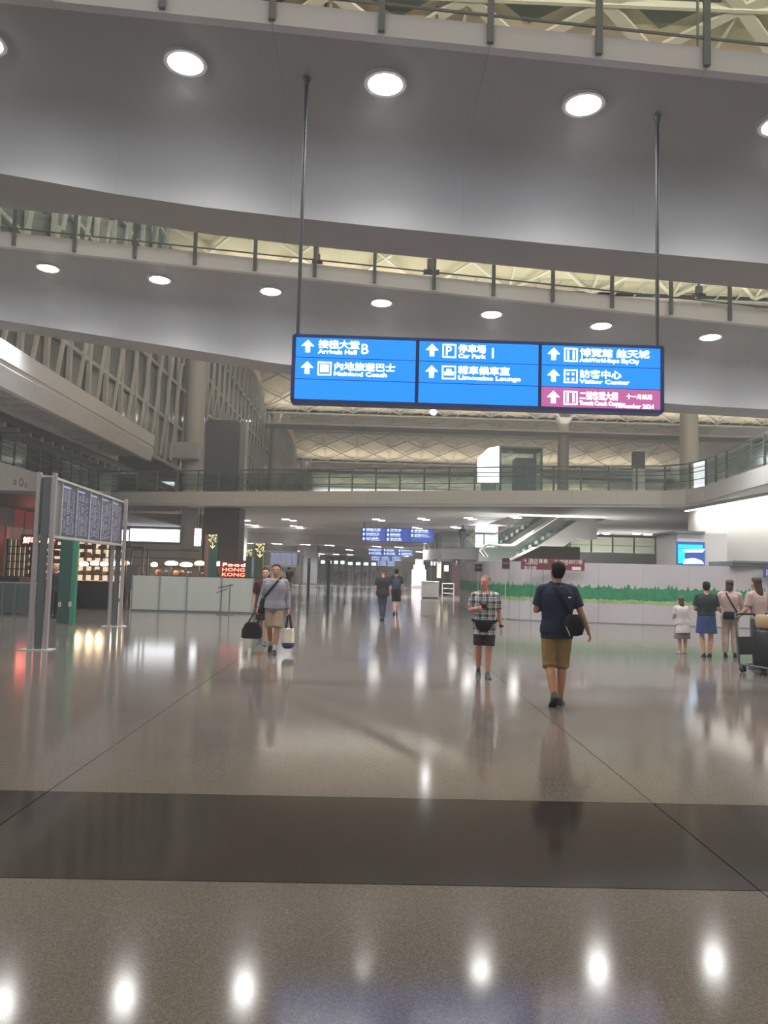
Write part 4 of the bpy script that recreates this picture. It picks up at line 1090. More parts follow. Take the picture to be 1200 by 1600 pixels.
# floodlights and a spot up in the roof
def floodlight(px, py, Y, s, lab):
    c = U(px, py, Y); rt = root('floodlight', c, lab, 'floodlight', None)
    MB().box((c.x, c.y, c.z - .35 * s), (1.1 * s, .7 * s, .35 * s), M=Matrix.Rotation(R(18), 3, 'X')).build('head', M_black, rt)
    MB().bbox((c.x - .3 * s, c.y - .2 * s, c.z - .2 * s), (c.x + .3 * s, c.y + .2 * s, c.z + .55 * s)).build('gear_box', M_char, rt)
    MB().cyl((c.x, c.y, c.z + .5 * s), (c.x, c.y, vz(9, Y) + .3), .06, n=8).build('stem', M_dsteel, rt)
floodlight(674, 418, 33, .62, 'black floodlight seen just above the second footbridge rail, middle of the view')
floodlight(496, 405, 33, .4, 'small floodlight left of the middle one above the second footbridge')
floodlight(1092, 456, 31, .42, 'small dark floodlight above the second footbridge at right')
c = U(677, 644, 60)
sp = root('roof_spot', c, 'bright star like spotlight just below the big blue sign', 'spotlight')
MB().cyl(c + Vector((0, .35, .05)), c, .2, .26, 16).build('housing', M_black, sp, smooth=True)
MB().sph((c.x, c.y - .02, c.z), (.24, .08, .24), 14, 8).build('lens', M_lamp, sp, smooth=True)
MB().cyl(c + Vector((0, .2, .2)), (c.x, c.y + .2, vz(55, 60.2) + .3), .04, n=8).build('stem', M_dsteel, sp)
# ================================================================== PEOPLE
M_skin = mat('skin', C(196, 150, 126), .5, noise=(14, .06))
M_skin2 = mat('skin_tan', C(180, 132, 106), .5, noise=(14, .06))
M_skin3 = mat('skin_ruddy', C(198, 140, 120), .5, noise=(14, .08))
M_hair = mat('hair_black', C(30, 27, 27), .75, spec=.2, noise=(40, .3))
M_hairg = mat('hair_grey', C(110, 98, 92), .6, noise=(40, .25))
M_hairb = mat('hair_brown', C(62, 44, 40), .5, noise=(40, .3))
M_eyew = mat('eye_white', C(225, 222, 215), .3); M_eyed = mat('eye_dark', C(30, 24, 22), .3); M_lip = mat('lips', C(150, 88, 80), .5)
M_sock = mat('sock_white', C(205, 203, 200), .8)
def cloth(name, c, n=.10, sc=9): return mat(name, c, .85, spec=.2, noise=(sc, n), bump=.25)
def plaid(name, base, dark, mid):
    m = bpy.data.materials.new(name); m.use_nodes = True
    nt = m.node_tree; b = nt.nodes['Principled BSDF']; L = nt.links.new; b.inputs['Roughness'].default_value = .85
    tc = nt.nodes.new('ShaderNodeTexCoord'); sp_ = nt.nodes.new('ShaderNodeSeparateXYZ'); L(tc.outputs['Object'], sp_.inputs[0])
    def band(out, per, thr, off=0):
        a = nt.nodes.new('ShaderNodeMath'); a.operation = 'MULTIPLY_ADD'; a.inputs[1].default_value = 1 / per; a.inputs[2].default_value = off + 10
        f = nt.nodes.new('ShaderNodeMath'); f.operation = 'FRACT'; g = nt.nodes.new('ShaderNodeMath'); g.operation = 'LESS_THAN'; g.inputs[1].default_value = thr
        L(out, a.inputs[0]); L(a.outputs[0], f.inputs[0]); L(f.outputs[0], g.inputs[0]); return g.outputs[0]
    xv, zv = sp_.outputs['X'], sp_.outputs['Z']
    w = nt.nodes.new('ShaderNodeMath'); w.operation = 'ADD'; L(band(xv, .105, .42), w.inputs[0]); L(band(zv, .105, .42), w.inputs[1])
    th = nt.nodes.new('ShaderNodeMath'); th.operation = 'MAXIMUM'; L(band(xv, .105, .07, .25), th.inputs[0]); L(band(zv, .105, .07, .25), th.inputs[1])
    r = nt.nodes.new('ShaderNodeValToRGB'); r.color_ramp.interpolation = 'CONSTANT'
    r.color_ramp.elements[0].color = base; e = r.color_ramp.elements[1]; e.position = .4; e.color = mid
    e = r.color_ramp.elements.new(.9); e.color = dark
    h = nt.nodes.new('ShaderNodeMath'); h.operation = 'MULTIPLY'; h.inputs[1].default_value = .5; L(w.outputs[0], h.inputs[0]); L(h.outputs[0], r.inputs['Fac'])
    mx = nt.nodes.new('ShaderNodeMix'); mx.data_type = 'RGBA'; L(th.outputs[0], mx.inputs[0]); L(r.outputs['Color'], mx.inputs[6]); mx.inputs[7].default_value = dark
    L(mx.outputs[2], b.inputs['Base Color']); MATS[name] = m
    return m
def voxel(mb, name, m, vs, it=3, fac=.5):
    o = bpy.data.objects.new('tmp', mb.mesh('tmp', None)); COL.objects.link(o)
    r = o.modifiers.new('r', 'REMESH'); r.mode = 'VOXEL'; r.voxel_size = vs; r.use_smooth_shade = True
    s = o.modifiers.new('s', 'SMOOTH'); s.iterations = it; s.factor = fac
    me = evalmesh(o, name, m); bpy.data.objects.remove(o)
    return me
def chain(mb, pts, rad, n=12):
    for i, (p, r) in enumerate(zip(pts, rad)):
        mb.sph(p, r, n, 8)
        if i: mb.cyl(pts[i - 1], p, rad[i - 1], r, n)
    return mb
V = Vector
TORSO = [(.84, .135, .095), (.90, .165, .115), (.97, .160, .112), (1.06, .142, .102), (1.16, .150, .106), (1.28, .170, .116), (1.37, .172, .108), (1.43, .135, .085), (1.48, .075, .062)]
def tor(z, e=0.0, wide=1.0):
    a = [(t[0], t[1]) for t in TORSO]; b = [(t[0], t[2]) for t in TORSO]
    z = min(max(z, .84), 1.48)
    return pl(a, z) * wide + e, pl(b, z) * wide + e
BASE = dict(hipL=(.09, 0, .92), hipR=(-.09, 0, .92), kneeL=(.10, -.01, .50), kneeR=(-.10, -.01, .50), ankL=(.10, .02, .085), ankR=(-.10, .02, .085),
            shL=(.185, 0, 1.41), shR=(-.185, 0, 1.41), elL=(.235, .03, 1.13), elR=(-.235, .03, 1.13), wrL=(.25, -.04, .88), wrR=(-.25, -.04, .88))
def person(label, loc, rz, height, pose=None, top=None, bottom=None, shoes=(M_black, True), skin=None, hair=('short', M_hair), vox=.012, wide=1.0, turn=0.0, lean=0.0,
           feet=None, curl=(25, 25), face=True, group=None, nod=0.0, collar=None, socks=None, palm=None):
    k = height / 1.75; skin = skin or M_skin
    J = dict(BASE); J.update(pose or {}); J = {a: V(b) for a, b in J.items()}
    LM = Matrix.Translation((0, 0, .95)) @ Matrix.Rotation(R(lean), 4, 'X') @ Matrix.Translation((0, 0, -.95))
    HM = LM @ Matrix.Translation((0, .01, 1.50)) @ Matrix.Rotation(R(turn), 4, 'Z') @ Matrix.Rotation(R(nod), 4, 'X') @ Matrix.Translation((0, -.01, -1.50))
    UPJ = {a: (LM @ J[a] if a[:2] in ('sh', 'el', 'wr') else J[a]) for a in J}
    rt = root('person', loc, label, 'person', group, rz=rz)
    def fin(me, name, par=rt, lab=None):
        me.transform(Matrix.Scale(k, 4)); o = put(name, me, par, True, label=lab)
        if par is not rt: WM[o.name] = WM[par.name]
        return o
    def tloft(mb, z0, z1, e, M=LM):
        zs = sorted({z0, z1} | {t[0] for t in TORSO if z0 < t[0] < z1})
        n = 20; rings = []
        for z in zs:
            rx, ry = tor(z, e, wide)
            rings.append([M @ V((rx * math.copysign(abs(math.cos(a)) ** .85, math.cos(a)), ry * math.copysign(abs(math.sin(a)) ** .9, math.sin(a)), z)) for a in (2 * PI * q / n for q in range(n))])
        mb.loft(rings)
    # ---- body: one continuous surface
    b = MB(); tloft(b, .84, 1.48, 0)
    chain(b, [LM @ V((0, .012, 1.44)), HM @ V((0, .008, 1.56))], [.058, .052])
    for s in 'LR':
        sg_ = 1 if s == 'L' else -1
        chain(b, [LM @ V((.05 * sg_, .01, 1.45)), UPJ['sh' + s]], [.055, .056])
        mid = UPJ['sh' + s].lerp(UPJ['el' + s], .45)
        fm = UPJ['el' + s].lerp(UPJ['wr' + s], .3)
        chain(b, [UPJ['sh' + s], mid, UPJ['el' + s], fm, UPJ['wr' + s]], [.056, .048, .039, .040, .027])
        kn, an = J['knee' + s], J['ank' + s]; cf = kn.lerp(an, .32) + V((0, .018, 0))
        chain(b, [J['hip' + s], J['hip' + s].lerp(kn, .5), kn, cf, an], [.088 * (1 + wide) / 2, .078, .056, .058, .040])
        # hand
        u = (UPJ['wr' + s] - UPJ['el' + s]).normalized()
        nrm = V(palm[s]) if palm and s in palm else V((-sg_, 0, 0))
        nrm = (nrm - u * nrm.dot(u)).normalized(); t = u.cross(nrm).normalized()
        if t.y > 0: t = -t                                     # thumb towards the front
        if palm and s + 't' in palm and t.dot(V(palm[s + 't'])) < 0: t = -t
        w = UPJ['wr' + s]; cu = R(curl[0 if s == 'L' else 1])
        for off, ln in ((.030, .078), (.010, .088), (-.011, .082), (-.030, .064)):
            kn_ = w + u * .088 + t * off
            chain(b, [w + u * .012 + t * off * .5, kn_], [.017, .0125], 8)
            p, a = kn_, cu * .6; rr = [.0105]; pts = [kn_]
            for f in (.45, .30, .25):
                dv = u * math.cos(a) + nrm * math.sin(a); p = p + dv * (ln * f); pts.append(p); rr.append(rr[-1] - .0008); a += cu
            chain(b, pts, rr, 8)
        tb = w + u * .028 + t * .026; t1 = tb + (t * .62 + u * .7 + nrm * .25).normalized() * .036; t2 = t1 + (u * .85 + nrm * .45 + t * .1).normalized() * .034
        chain(b, [w + u * .01 + t * .012, tb, t1, t2], [.018, .016, .0115, .009], 8)
    # head
    hz = 1.525
    HR = [(0, -.055, .026, .026), (.018, -.048, .044, .046), (.05, -.030, .058, .072), (.09, -.014, .068, .088), (.13, -.002, .075, .098), (.17, .006, .076, .100), (.205, .010, .066, .084), (.228, .010, .042, .054), (.237, .010, .014, .018)]
    n = 20
    b.loft([[HM @ V((rx * math.cos(2 * PI * q / n), cy + ry * math.sin(2 * PI * q / n), hz + z)) for q in range(n)] for z, cy, rx, ry in HR])
    chain(b, [HM @ V((0, -.098, hz + .125)), HM @ V((0, -.116, hz + .088)), HM @ V((0, -.104, hz + .078))], [.011, .014, .013], 8)
    for sx in (-1, 1):
        q = MB().sph((0, 0, 0), (.012, .022, .034), 10, 7); b.add([HM @ (V(v) + V((sx * .077, .004, hz + .11))) for v in q.v], q.f)
        q = MB().sph((0, 0, 0), (.026, .012, .009), 8, 6); b.add([HM @ (V(v) + V((sx * .032, -.092, hz + .145))) for v in q.v], q.f)
    body = fin(voxel(b, 'body', skin, vox, 2), 'body')
    if face:
        for sx in (-1, 1):
            q = MB().sph((0, 0, 0), (.014, .008, .008), 10, 6); e_ = MB(); e_.add([HM @ (V(v) + V((sx * .032, -.0925, hz + .122))) for v in q.v], q.f)
            eo = fin(e_.mesh('eye', M_eyew, True), 'eye')
            q = MB().sph((0, 0, 0), (.0065, .006, .0065), 8, 6); e_ = MB(); e_.add([HM @ (V(v) + V((sx * .032, -.0975, hz + .122))) for v in q.v], q.f)
            fin(e_.mesh('iris', M_eyed, True), 'iris', eo)
            q = MB().box((0, 0, 0), (.034, .008, .007)); e_ = MB(); e_.add([HM @ (V(v) + V((sx * .033, -.100, hz + .148))) for v in q.v], q.f)
            fin(e_.mesh('eyebrow', hair[1]), 'eyebrow')
        q = MB().sph((0, 0, 0), (.024, .008, .007), 10, 6); e_ = MB(); e_.add([HM @ (V(v) + V((0, -.1, hz + .050))) for v in q.v], q.f)
        fin(e_.mesh('mouth', M_lip, True), 'mouth')
    # ---- hair
    if hair:
        h = MB()
        ex = .006 if hair[0] == 'thin' else .013
        def cap(z, cy, rx, ry): return [HM @ V((rx * math.cos(2 * PI * q / n), cy + ry * math.sin(2 * PI * q / n), hz + z)) for q in range(n)]
        rings = []
        for z, cy, rx, ry in HR[3 if hair[0] == 'short' else 4:]:
            hl = max(0.0, min(1.0, (.205 - z) / .06))              # below the hairline the cap keeps to sides and back
            rings.append(cap(z + (.012 if z > .2 else 0), cy + .012 + .030 * hl, rx + ex * .85, ry + ex - .022 * hl))
        if hair[0] == 'short': rings.insert(0, cap(.035, .036, .050, .046))
        h.loft(rings)
        if hair[0] in ('long', 'bob'):
            zb = -.16 if hair[0] == 'long' else -.02
            h.loft([[HM @ V((rx * math.cos(2 * PI * q / 14), cy + ry * math.sin(2 * PI * q / 14), hz + z)) for q in range(14)] for z, cy, rx, ry in ((zb, .085, .065, .03), (zb + .06, .075, .085, .045), (.06, .055, .086, .062), (.15, .04, .085, .075), (.2, .03, .07, .07))])
        fin(voxel(h, 'hair', hair[1], max(.008, vox * .8), 4), 'hair')
    # ---- upper garment
    if top:
        c = MB(); z0 = top.get('hem', .84); e = top.get('ease', .020)
        if z0 < .84:
            n2 = 20; rx, ry = tor(.86, e, wide); fl = top.get('flare', .012)
            c.loft([[LM @ V(((rx + d) * math.cos(2 * PI * q / n2), (ry + d) * math.sin(2 * PI * q / n2), z)) for q in range(n2)] for z, d in ((z0, fl), ((z0 + .95) / 2, fl * .6), (.95, 0))])
        tloft(c, max(z0, .84), 1.465, e)
        for s in 'LR':
            sg_ = 1 if s == 'L' else -1; sh, el, wr = UPJ['sh' + s], UPJ['el' + s], UPJ['wr' + s]
            chain(c, [LM @ V((.055 * sg_, .01, 1.445)), sh], [.066, .074])
            if top['sleeve'] == 'short':
                p = sh.lerp(el, .78); c.cyl(sh, p, .076, .070, 16)
            elif top['sleeve'] == 'long':
                chain(c, [sh, sh.lerp(el, .5), el], [.074, .066, .058]); c.sph(el, .057, 12, 8); c.cyl(el, el.lerp(wr, .93), .057, .043, 14)
        fin(voxel(c, 'shirt', top['m'], vox, 5), top.get('name', 'shirt'))
        if collar:
            q = MB(); nn = 18
            q.loft([[LM @ V((r * math.cos(2 * PI * i / nn), .004 + r * .95 * math.sin(2 * PI * i / nn), z + .018 * math.sin(2 * PI * i / nn))) for i in range(nn)] for r, z in ((.078, 1.445), (.068, 1.492), (.062, 1.490), (.066, 1.44))], cap=False)
            fin(q.mesh('collar', collar, True), 'collar')
    # ---- lower garment
    if bottom:
        c = MB(); kind = bottom['kind']; nm = {'shorts': 'shorts', 'trousers': 'trousers', 'skirt': 'skirt', 'dress': 'skirt'}[kind]
        if kind in ('shorts', 'trousers'):
            tloft(c, .84, 1.0, .016, Matrix.Identity(4))
            for s in 'LR':
                hp, kn, an = J['hip' + s], J['knee' + s], J['ank' + s]; zc = bottom['end']
                if kind == 'shorts':
                    c.sph(hp, .108, 14, 9)
                    if zc >= kn.z: p = hp.lerp(kn, (hp.z - zc) / (hp.z - kn.z)); c.cyl(hp, p, .110, bottom.get('r', .092), 18)
                    else:
                        p = kn.lerp(an, (kn.z - zc) / max(.01, kn.z - an.z)); c.cyl(hp, kn, .110, .090, 18); c.sph(kn, .088, 14, 8); c.cyl(kn, p, .090, bottom.get('r', .090), 18)
                else:
                    chain(c, [hp, hp.lerp(kn, .5), kn], [.106, .094, .084]); c.sph(kn, .084, 12, 8); cq = kn.lerp(an, .35) + V((0, .012, 0)); chain(c, [kn, cq], [.084, .080]); c.cyl(cq, kn.lerp(an, .97), .080, .062, 16)
        else:
            z0 = bottom['end']; rx, ry = tor(1.02, .018, wide); fl = bottom.get('flare', .08); n2 = 22
            c.loft([[V(((rx + d) * math.cos(2 * PI * q / n2), (ry + d) * math.sin(2 * PI * q / n2), z)) for q in range(n2)] for z, d in ((z0, fl), ((z0 + .92) / 2, fl * .62), (.90, .022), (1.0, .004), (1.06, 0))])
        fin(voxel(c, nm, bottom['m'], vox, 4), nm)
    # ---- shoes and socks
    for s in 'LR':
        an = J['ank' + s]; yaw, pit = (feet or {}).get(s, (0, 0))
        FM = Matrix.Translation(an) @ Matrix.Rotation(R(yaw), 4, 'Z') @ Matrix.Rotation(R(pit), 4, 'X')
        m_, low = shoes; zt_ = .02 if low else .06
        rings = []
        for y, hw, z1, z0_ in ((.078, .018, -.03, -.075), (.070, .031, .0, -.084), (.03, .036, zt_, -.085), (-.02, .037, zt_ - .005, -.085), (-.07, .042, -.028, -.085), (-.13, .045, -.045, -.085), (-.17, .036, -.055, -.084), (-.195, .015, -.062, -.078)):
            rings.append([FM @ V((x * hw, y, lerp(z0_, z1, z))) for x, z in ((-1, .0), (-1.0, .35), (-.85, .75), (-.45, 1), (.45, 1), (.85, .75), (1.0, .35), (1, 0))])
        q = MB().loft(rings); so = fin(q.mesh('shoe', m_, True), 'shoe')
        q = MB().loft([[FM @ V((x * hw * 1.06, y, z)) for x, z in ((-1, -.088), (-1, -.070), (1, -.070), (1, -.088))] for y, hw in ((.082, .02), (.03, .037), (-.07, .043), (-.13, .046), (-.2, .017))])
        fin(q.mesh('sole', MATS['sole'] if 'sole' in MATS else mat('sole', C(60, 60, 62), .7), True), 'sole', so)
        if socks:
            kn = J['knee' + s]; q = MB().cyl(an + V((0, 0, -.02)), an.lerp(kn, .22), .042, .046, 14); fin(q.mesh('sock', socks, True), 'sock')
    return rt, UPJ, k, LM
def at(rt, p, k): return WM[rt.name] @ (V(p) * k)
def strap_loop(rt, k, LM, a, b, w, m, parent, name='strap', e=.034, wide=1.0, halves=('front', 'back')):
    """a flat strap over the torso between shoulder point a=(x,z) and hip point b=(x,z)"""
    P = []
    def pt(t, s):
        x, z = lerp(a[0], b[0], t), lerp(a[1], b[1], t)
        rx, ry = tor(z, e, wide); y = s * ry * math.sqrt(max(.02, 1 - (x / (rx + .01)) ** 2))
        if z > 1.44: y *= max(0.0, (1.53 - z) / .09)
        return LM @ V((x, y, z))
    q = MB()
    for h in halves:
        s = -1 if h == 'front' else 1
        pts = [pt(i / 14, s) for i in range(15)]
        for i in range(14):
            q.beam(at(rt, pts[i], k), at(rt, pts[i + 1], k), w, .008, up=(WM[rt.name].to_3x3() @ V((0, s, .2))))
    return q.build(name, m, parent)

def ground(px, py): g = G(px, py); return V((g.x, g.y, 0))
M_navy = cloth('navy_cloth', C(44, 53, 72)); M_khaki = cloth('khaki_cloth', C(148, 122, 84)); M_greyk = cloth('grey_knit', C(142, 140, 148)); M_beige = cloth('beige_cloth', C(158, 140, 120))
M_dark = cloth('dark_cloth', C(46, 44, 50)); M_dshort = cloth('dark_shorts', C(56, 52, 48)); M_bag = cloth('black_bag', C(34, 34, 40)); M_plaid = plaid('plaid_shirt', C(206, 204, 200), C(62, 66, 70), C(138, 142, 146))
M_shoeg = mat('grey_shoe', C(62, 68, 72), .7); M_canvas = cloth('canvas', C(206, 196, 178)); M_bgrey = cloth('blue_grey', C(62, 72, 92)); M_dgt = cloth('dark_green_top', C(46, 58, 58)); M_bskirt = cloth('blue_skirt', C(56, 68, 112))
M_pinkw = cloth('pale_pink', C(178, 156, 152)); M_wht = cloth('white_cotton', C(188, 182, 182)); M_crm = cloth('cream_trousers', C(178, 160, 146)); M_wine = cloth('wine_cloth', C(70, 44, 48)); M_tee = cloth('white_tee', C(200, 196, 188))

# ---- man in navy walking away
l = ground(869, 1102)
p1, J1, k1, L1 = person('person from behind in navy t shirt and khaki shorts walking away at right', l, PI - R(4), 1.79,
    pose=dict(elL=(.255, -.03, 1.16), wrL=(.10, -.24, 1.20), elR=(-.285, .04, 1.15), wrR=(-.385, -.03, .93), kneeL=(.085, .0, .50), ankL=(.062, .17, .155), kneeR=(-.075, -.05, .50), ankR=(-.055, -.05, .085), hipL=(.09, 0, .92)),
    top=dict(m=M_navy, sleeve='short', hem=.82, ease=.028), bottom=dict(kind='shorts', m=M_khaki, end=.47, r=.098), shoes=(M_shoeg, True), skin=M_skin2, vox=.009, wide=1.12, turn=14,
    feet={'L': (4, 38), 'R': (-16, 0)}, curl=(45, 28), collar=M_navy)
bg = root('sling_bag', at(p1, (-.17, .20, .88), k1), 'black sling bag on the back right hip of the person in navy', 'bag')
q = MB().ell([(-.10, 0, 0, .06, .03), (-.08, 0, 0, .11, .055), (0, 0, 0, .13, .07), (.10, 0, 0, .11, .06), (.16, 0, 0, .06, .035)], 18)
q.v = [tuple(at(p1, (v[0] * 1.0 - .165, v[1] + .205, v[2] + .97), k1)) for v in q.v]; q.build('pouch', M_bag, bg, smooth=True)
strap_loop(p1, k1, L1, (.085, 1.515), (-.175, 1.02), .05, M_bag, bg, wide=1.12)
q = MB().box((0, 0, 0), (.012, .012, .12), M=Matrix.Rotation(R(24), 3, 'Y')); q.v = [tuple(at(p1, (v[0] - .085, v[1] + .282, v[2] + .93), k1)) for v in q.v]; q.build('zip_pull', M_lsteel, bg)
q = MB().add([at(p1, v, k1) for v in ((-.155, .148, 1.335), (-.105, .156, 1.345), (-.115, .157, 1.318), (-.155, .143, 1.335), (-.105, .151, 1.345), (-.115, .152, 1.318))], [(0, 1, 2), (5, 4, 3), (0, 3, 4, 1), (1, 4, 5, 2), (2, 5, 3, 0)])
q.build('shirt_mark', M_wprint, p1)
ph = solid(MB().box(at(p1, (.02, -.27, 1.22), k1), (.075, .012, .15), PI), 'phone', M_black, at(p1, (.02, -.27, 1.145), k1), 'dark phone held in front of the person in navy, mostly hidden', 'phone')

# ---- older man in a plaid shirt
l = ground(756, 1058)
p2_, J2, k2, L2 = person('person in plaid shirt and dark shorts walking this way with a camera at chest', l, R(-4), 1.58,
    pose=dict(elR=(-.265, .03, 1.16), wrR=(-.13, -.20, 1.20), elL=(.255, .03, 1.13), wrL=(.285, -.02, .88), kneeR=(-.10, -.03, .52), ankR=(-.085, .16, .13), kneeL=(.075, -.07, .50), ankL=(.055, -.09, .085)),
    top=dict(m=M_plaid, sleeve='short', hem=.74, ease=.03, flare=.02), bottom=dict(kind='shorts', m=M_dshort, end=.55, r=.098), shoes=(M_char, False), skin=M_skin3, hair=('thin', M_hairg), vox=.009, wide=1.1, turn=-32,
    feet={'R': (-6, 32), 'L': (6, 0)}, curl=(25, 50), collar=M_plaid, palm={'R': (0, -1, 0)})
wb = root('waist_bag', at(p2_, (-.02, -.16, .85), k2), 'black waist bag worn in front by the person in the plaid shirt', 'bag')
q = MB().ell([(.80, 0, 0, .06, .03), (.84, 0, 0, .12, .05), (.92, 0, 0, .155, .06), (.985, 0, 0, .15, .05), (1.0, 0, 0, .12, .03)], 18); q.v = [tuple(at(p2_, (v[0] - .03, v[1] - .17, v[2]), k2)) for v in q.v]
q.build('pouch', M_bag, wb, smooth=True)
q = MB()
for i in range(24):
    a, b = [at(p2_, ((.225) * math.cos(t), .175 * math.sin(t), .985), k2) for t in (2 * PI * i / 24, 2 * PI * (i + 1) / 24)]
    q.beam(a, b, .01, .035)
q.build('belt', M_bag, wb)
cm = root('camera', at(p2_, (-.04, -.26, 1.18), k2), 'small dark camera held at the chest of the person in the plaid shirt', 'camera')
q = MB().box((-.045, -.255, 1.245), (.11, .05, .075)); q.v = [tuple(at(p2_, v, k2)) for v in q.v]; q.build('camera_body', M_black, cm)
q = MB().cyl((-.04, -.28, 1.245), (-.04, -.335, 1.245), .030, .028, 14); q.v = [tuple(at(p2_, v, k2)) for v in q.v]; q.build('camera_lens', M_black, cm, smooth=True)
for sx in (-1, 1):
    q = MB().tube([(-.045 + .05 * sx, -.24, 1.275), (.04 * sx - .01, -.165, 1.38), (.068 * sx, -.09, 1.47), (.066 * sx, .0, 1.515)], .007, 6); q.v = [tuple(at(p2_, v, k2)) for v in q.v]; q.build('neck_strap', M_black, cm)
wt = solid(MB().cyl(J2['wrL'] * k2 + V((0, 0, .0)), J2['wrL'] * k2 + V((.003, 0, .03)), .036, .036, 16), 'wrist_watch', M_black, (0, 0, 0), 'dark watch on the left wrist of the person in the plaid shirt', 'watch')
wt.matrix_world = WM[p2_.name]
# ---- man with two bags
l = ground(427, 1021)
p3, J3, k3, L3 = person('person in grey sweater and beige shorts walking this way carrying two bags', l, R(2), 1.68,
    pose=dict(elR=(-.265, .05, 1.14), wrR=(-.335, .0, .89), elL=(.255, .03, 1.13), wrL=(.275, -.03, .87), kneeL=(.06, -.10, .52), ankL=(.03, -.10, .085), kneeR=(-.09, .0, .50), ankR=(-.085, .23, .17)),
    top=dict(m=M_greyk, sleeve='long', hem=.88, ease=.034), bottom=dict(kind='shorts', m=M_beige, end=.52, r=.10), skin=M_skin2, vox=.010, wide=1.14,
    feet={'L': (2, 0), 'R': (-6, 45)}, curl=(60, 60), collar=M_greyk, socks=M_sock)
def hand_at(J, s, d=.1): return J['wr' + s] + (J['wr' + s] - J['el' + s]).normalized() * d
h = at(p3, hand_at(J3, 'R'), k3)
b1 = root('handbag', (h.x - .05, h.y, h.z - .48), 'dark boxy holdall hanging from the right hand of the person in grey', 'bag')
z = h.z - .12
MB().loft([[(h.x - .07 + x * w, h.y + y * .13, zz) for x, y in ((-1, -.8), (-.8, -1), (.8, -1), (1, -.8), (1, .8), (.8, 1), (-.8, 1), (-1, .8))] for zz, w in ((z - .36, .15), (z - .34, .185), (z - .2, .18), (z - .08, .12), (z - .06, .09))]).build('bag_body', M_bag, b1, smooth=True)
for y in (-.07, .07): MB().tube([(h.x - .15, h.y + y, z - .07), (h.x - .05, h.y + y * .3, h.z - .01), (h.x + .05, h.y + y * .3, h.z - .01), (h.x + .04, h.y + y, z - .07)], .010, 6).build('handle', M_bag, b1)
h = at(p3, hand_at(J3, 'L'), k3)
b2 = root('tote_bag', (h.x + .01, h.y, h.z - .62), 'cream canvas tote with dark base in left hand of the person in grey', 'bag')
rr = lambda w, d, zz: [(h.x + .01 + x * w, h.y + y * d, zz) for x, y in ((-1, -.7), (-.7, -1), (.7, -1), (1, -.7), (1, .7), (.7, 1), (-.7, 1), (-1, .7))]
MB().loft([rr(.09, .11, h.z - .26), rr(.10, .13, h.z - .4), rr(.108, .14, h.z - .52)]).build('bag_body', M_canvas, b2, smooth=True)
MB().loft([rr(.109, .141, h.z - .52), rr(.108, .14, h.z - .59), rr(.07, .10, h.z - .63)]).build('bag_base', M_bgrey, b2, smooth=True)
for y in (-.08, .08):
    q = MB(); pts = [(h.x - .05, h.y + y, h.z - .30), (h.x - .015, h.y + y * .3, h.z + .0), (h.x + .015, h.y + y * .3, h.z + .0), (h.x + .07, h.y + y, h.z - .30)]
    for a, b in zip(pts, pts[1:]): q.beam(a, b, .028, .008, up=(0, 1, 0))
    q.build('handle', M_bag, b2)
sb = root('shoulder_bag', at(p3, (-.22, .10, .85), k3), 'dark cross body shoulder bag on the right hip of the person in grey', 'bag')
q = MB().ell([(.80, 0, 0, .05, .09), (.84, 0, 0, .075, .13), (1.0, 0, 0, .08, .14), (1.12, 0, 0, .06, .11), (1.15, 0, 0, .03, .07)], 16); q.v = [tuple(at(p3, (v[0] - .275, v[1] + .10, v[2] - .02), k3)) for v in q.v]; q.build('bag_body', M_dark, sb, smooth=True)
strap_loop(p3, k3, L3, (.11, 1.515), (-.20, 1.12), .04, M_bag, sb, wide=1.16, e=.046)
# ---- companion half hidden behind him
l = ground(411, 1008)
person('person in dark clothes half hidden behind the man in the grey sweater', l, R(3), 1.60, pose=dict(kneeL=(.08, -.03, .52), ankL=(.06, -.05, .085), kneeR=(-.08, .02, .50), ankR=(-.09, .20, .15)),
       top=dict(m=M_wine, sleeve='short', hem=.84), bottom=dict(kind='skirt', m=M_dark, end=.58, flare=.03), hair=('bob', M_hair), vox=.013, feet={'R': (0, 35)}, shoes=(M_char, True))
# ---- pair walking away in the middle
l = ground(597, 969)
p5, J5, k5, L5 = person('person in dark shirt and jeans walking away, left of the pair in the middle', l, PI + R(5), 1.66, pose=dict(kneeL=(.05, -.02, .50), ankL=(.035, .14, .12), ankR=(-.035, -.03, .085), kneeR=(-.05, -.03, .5), elL=(.25, .02, 1.13), wrL=(.29, .0, .88)),
       top=dict(m=M_dark, sleeve='short', hem=.82, ease=.04), bottom=dict(kind='trousers', m=cloth('dark_jeans', C(60, 64, 78)), end=.1), hair=('thin', M_hairb), vox=.014, wide=1.15, lean=4, feet={'L': (0, 25)}, face=False)
l = ground(618, 960)
p6, J6, k6, L6 = person('person with black backpack and shorts walking away, right of the pair in the middle', l, PI - R(3), 1.68, pose=dict(ankL=(.06, .12, .12), kneeL=(.07, 0, .5), ankR=(-.05, -.04, .085)),
       top=dict(m=M_dark, sleeve='short', hem=.82), bottom=dict(kind='shorts', m=M_bag, end=.5), vox=.014, feet={'L': (0, 25)}, face=False)
bp = root('backpack', at(p6, (0, .2, 1.0), k6), 'dark backpack worn by the right person of the middle pair', 'bag')
q = MB().ell([(.95, 0, 0, .12, .06), (1.0, 0, 0, .155, .09), (1.2, 0, 0, .16, .10), (1.36, 0, 0, .13, .08), (1.42, 0, 0, .07, .04)], 16); q.v = [tuple(at(p6, (v[0], v[1] + .19, v[2]), k6)) for v in q.v]; q.build('pack', M_bgrey, bp, smooth=True)
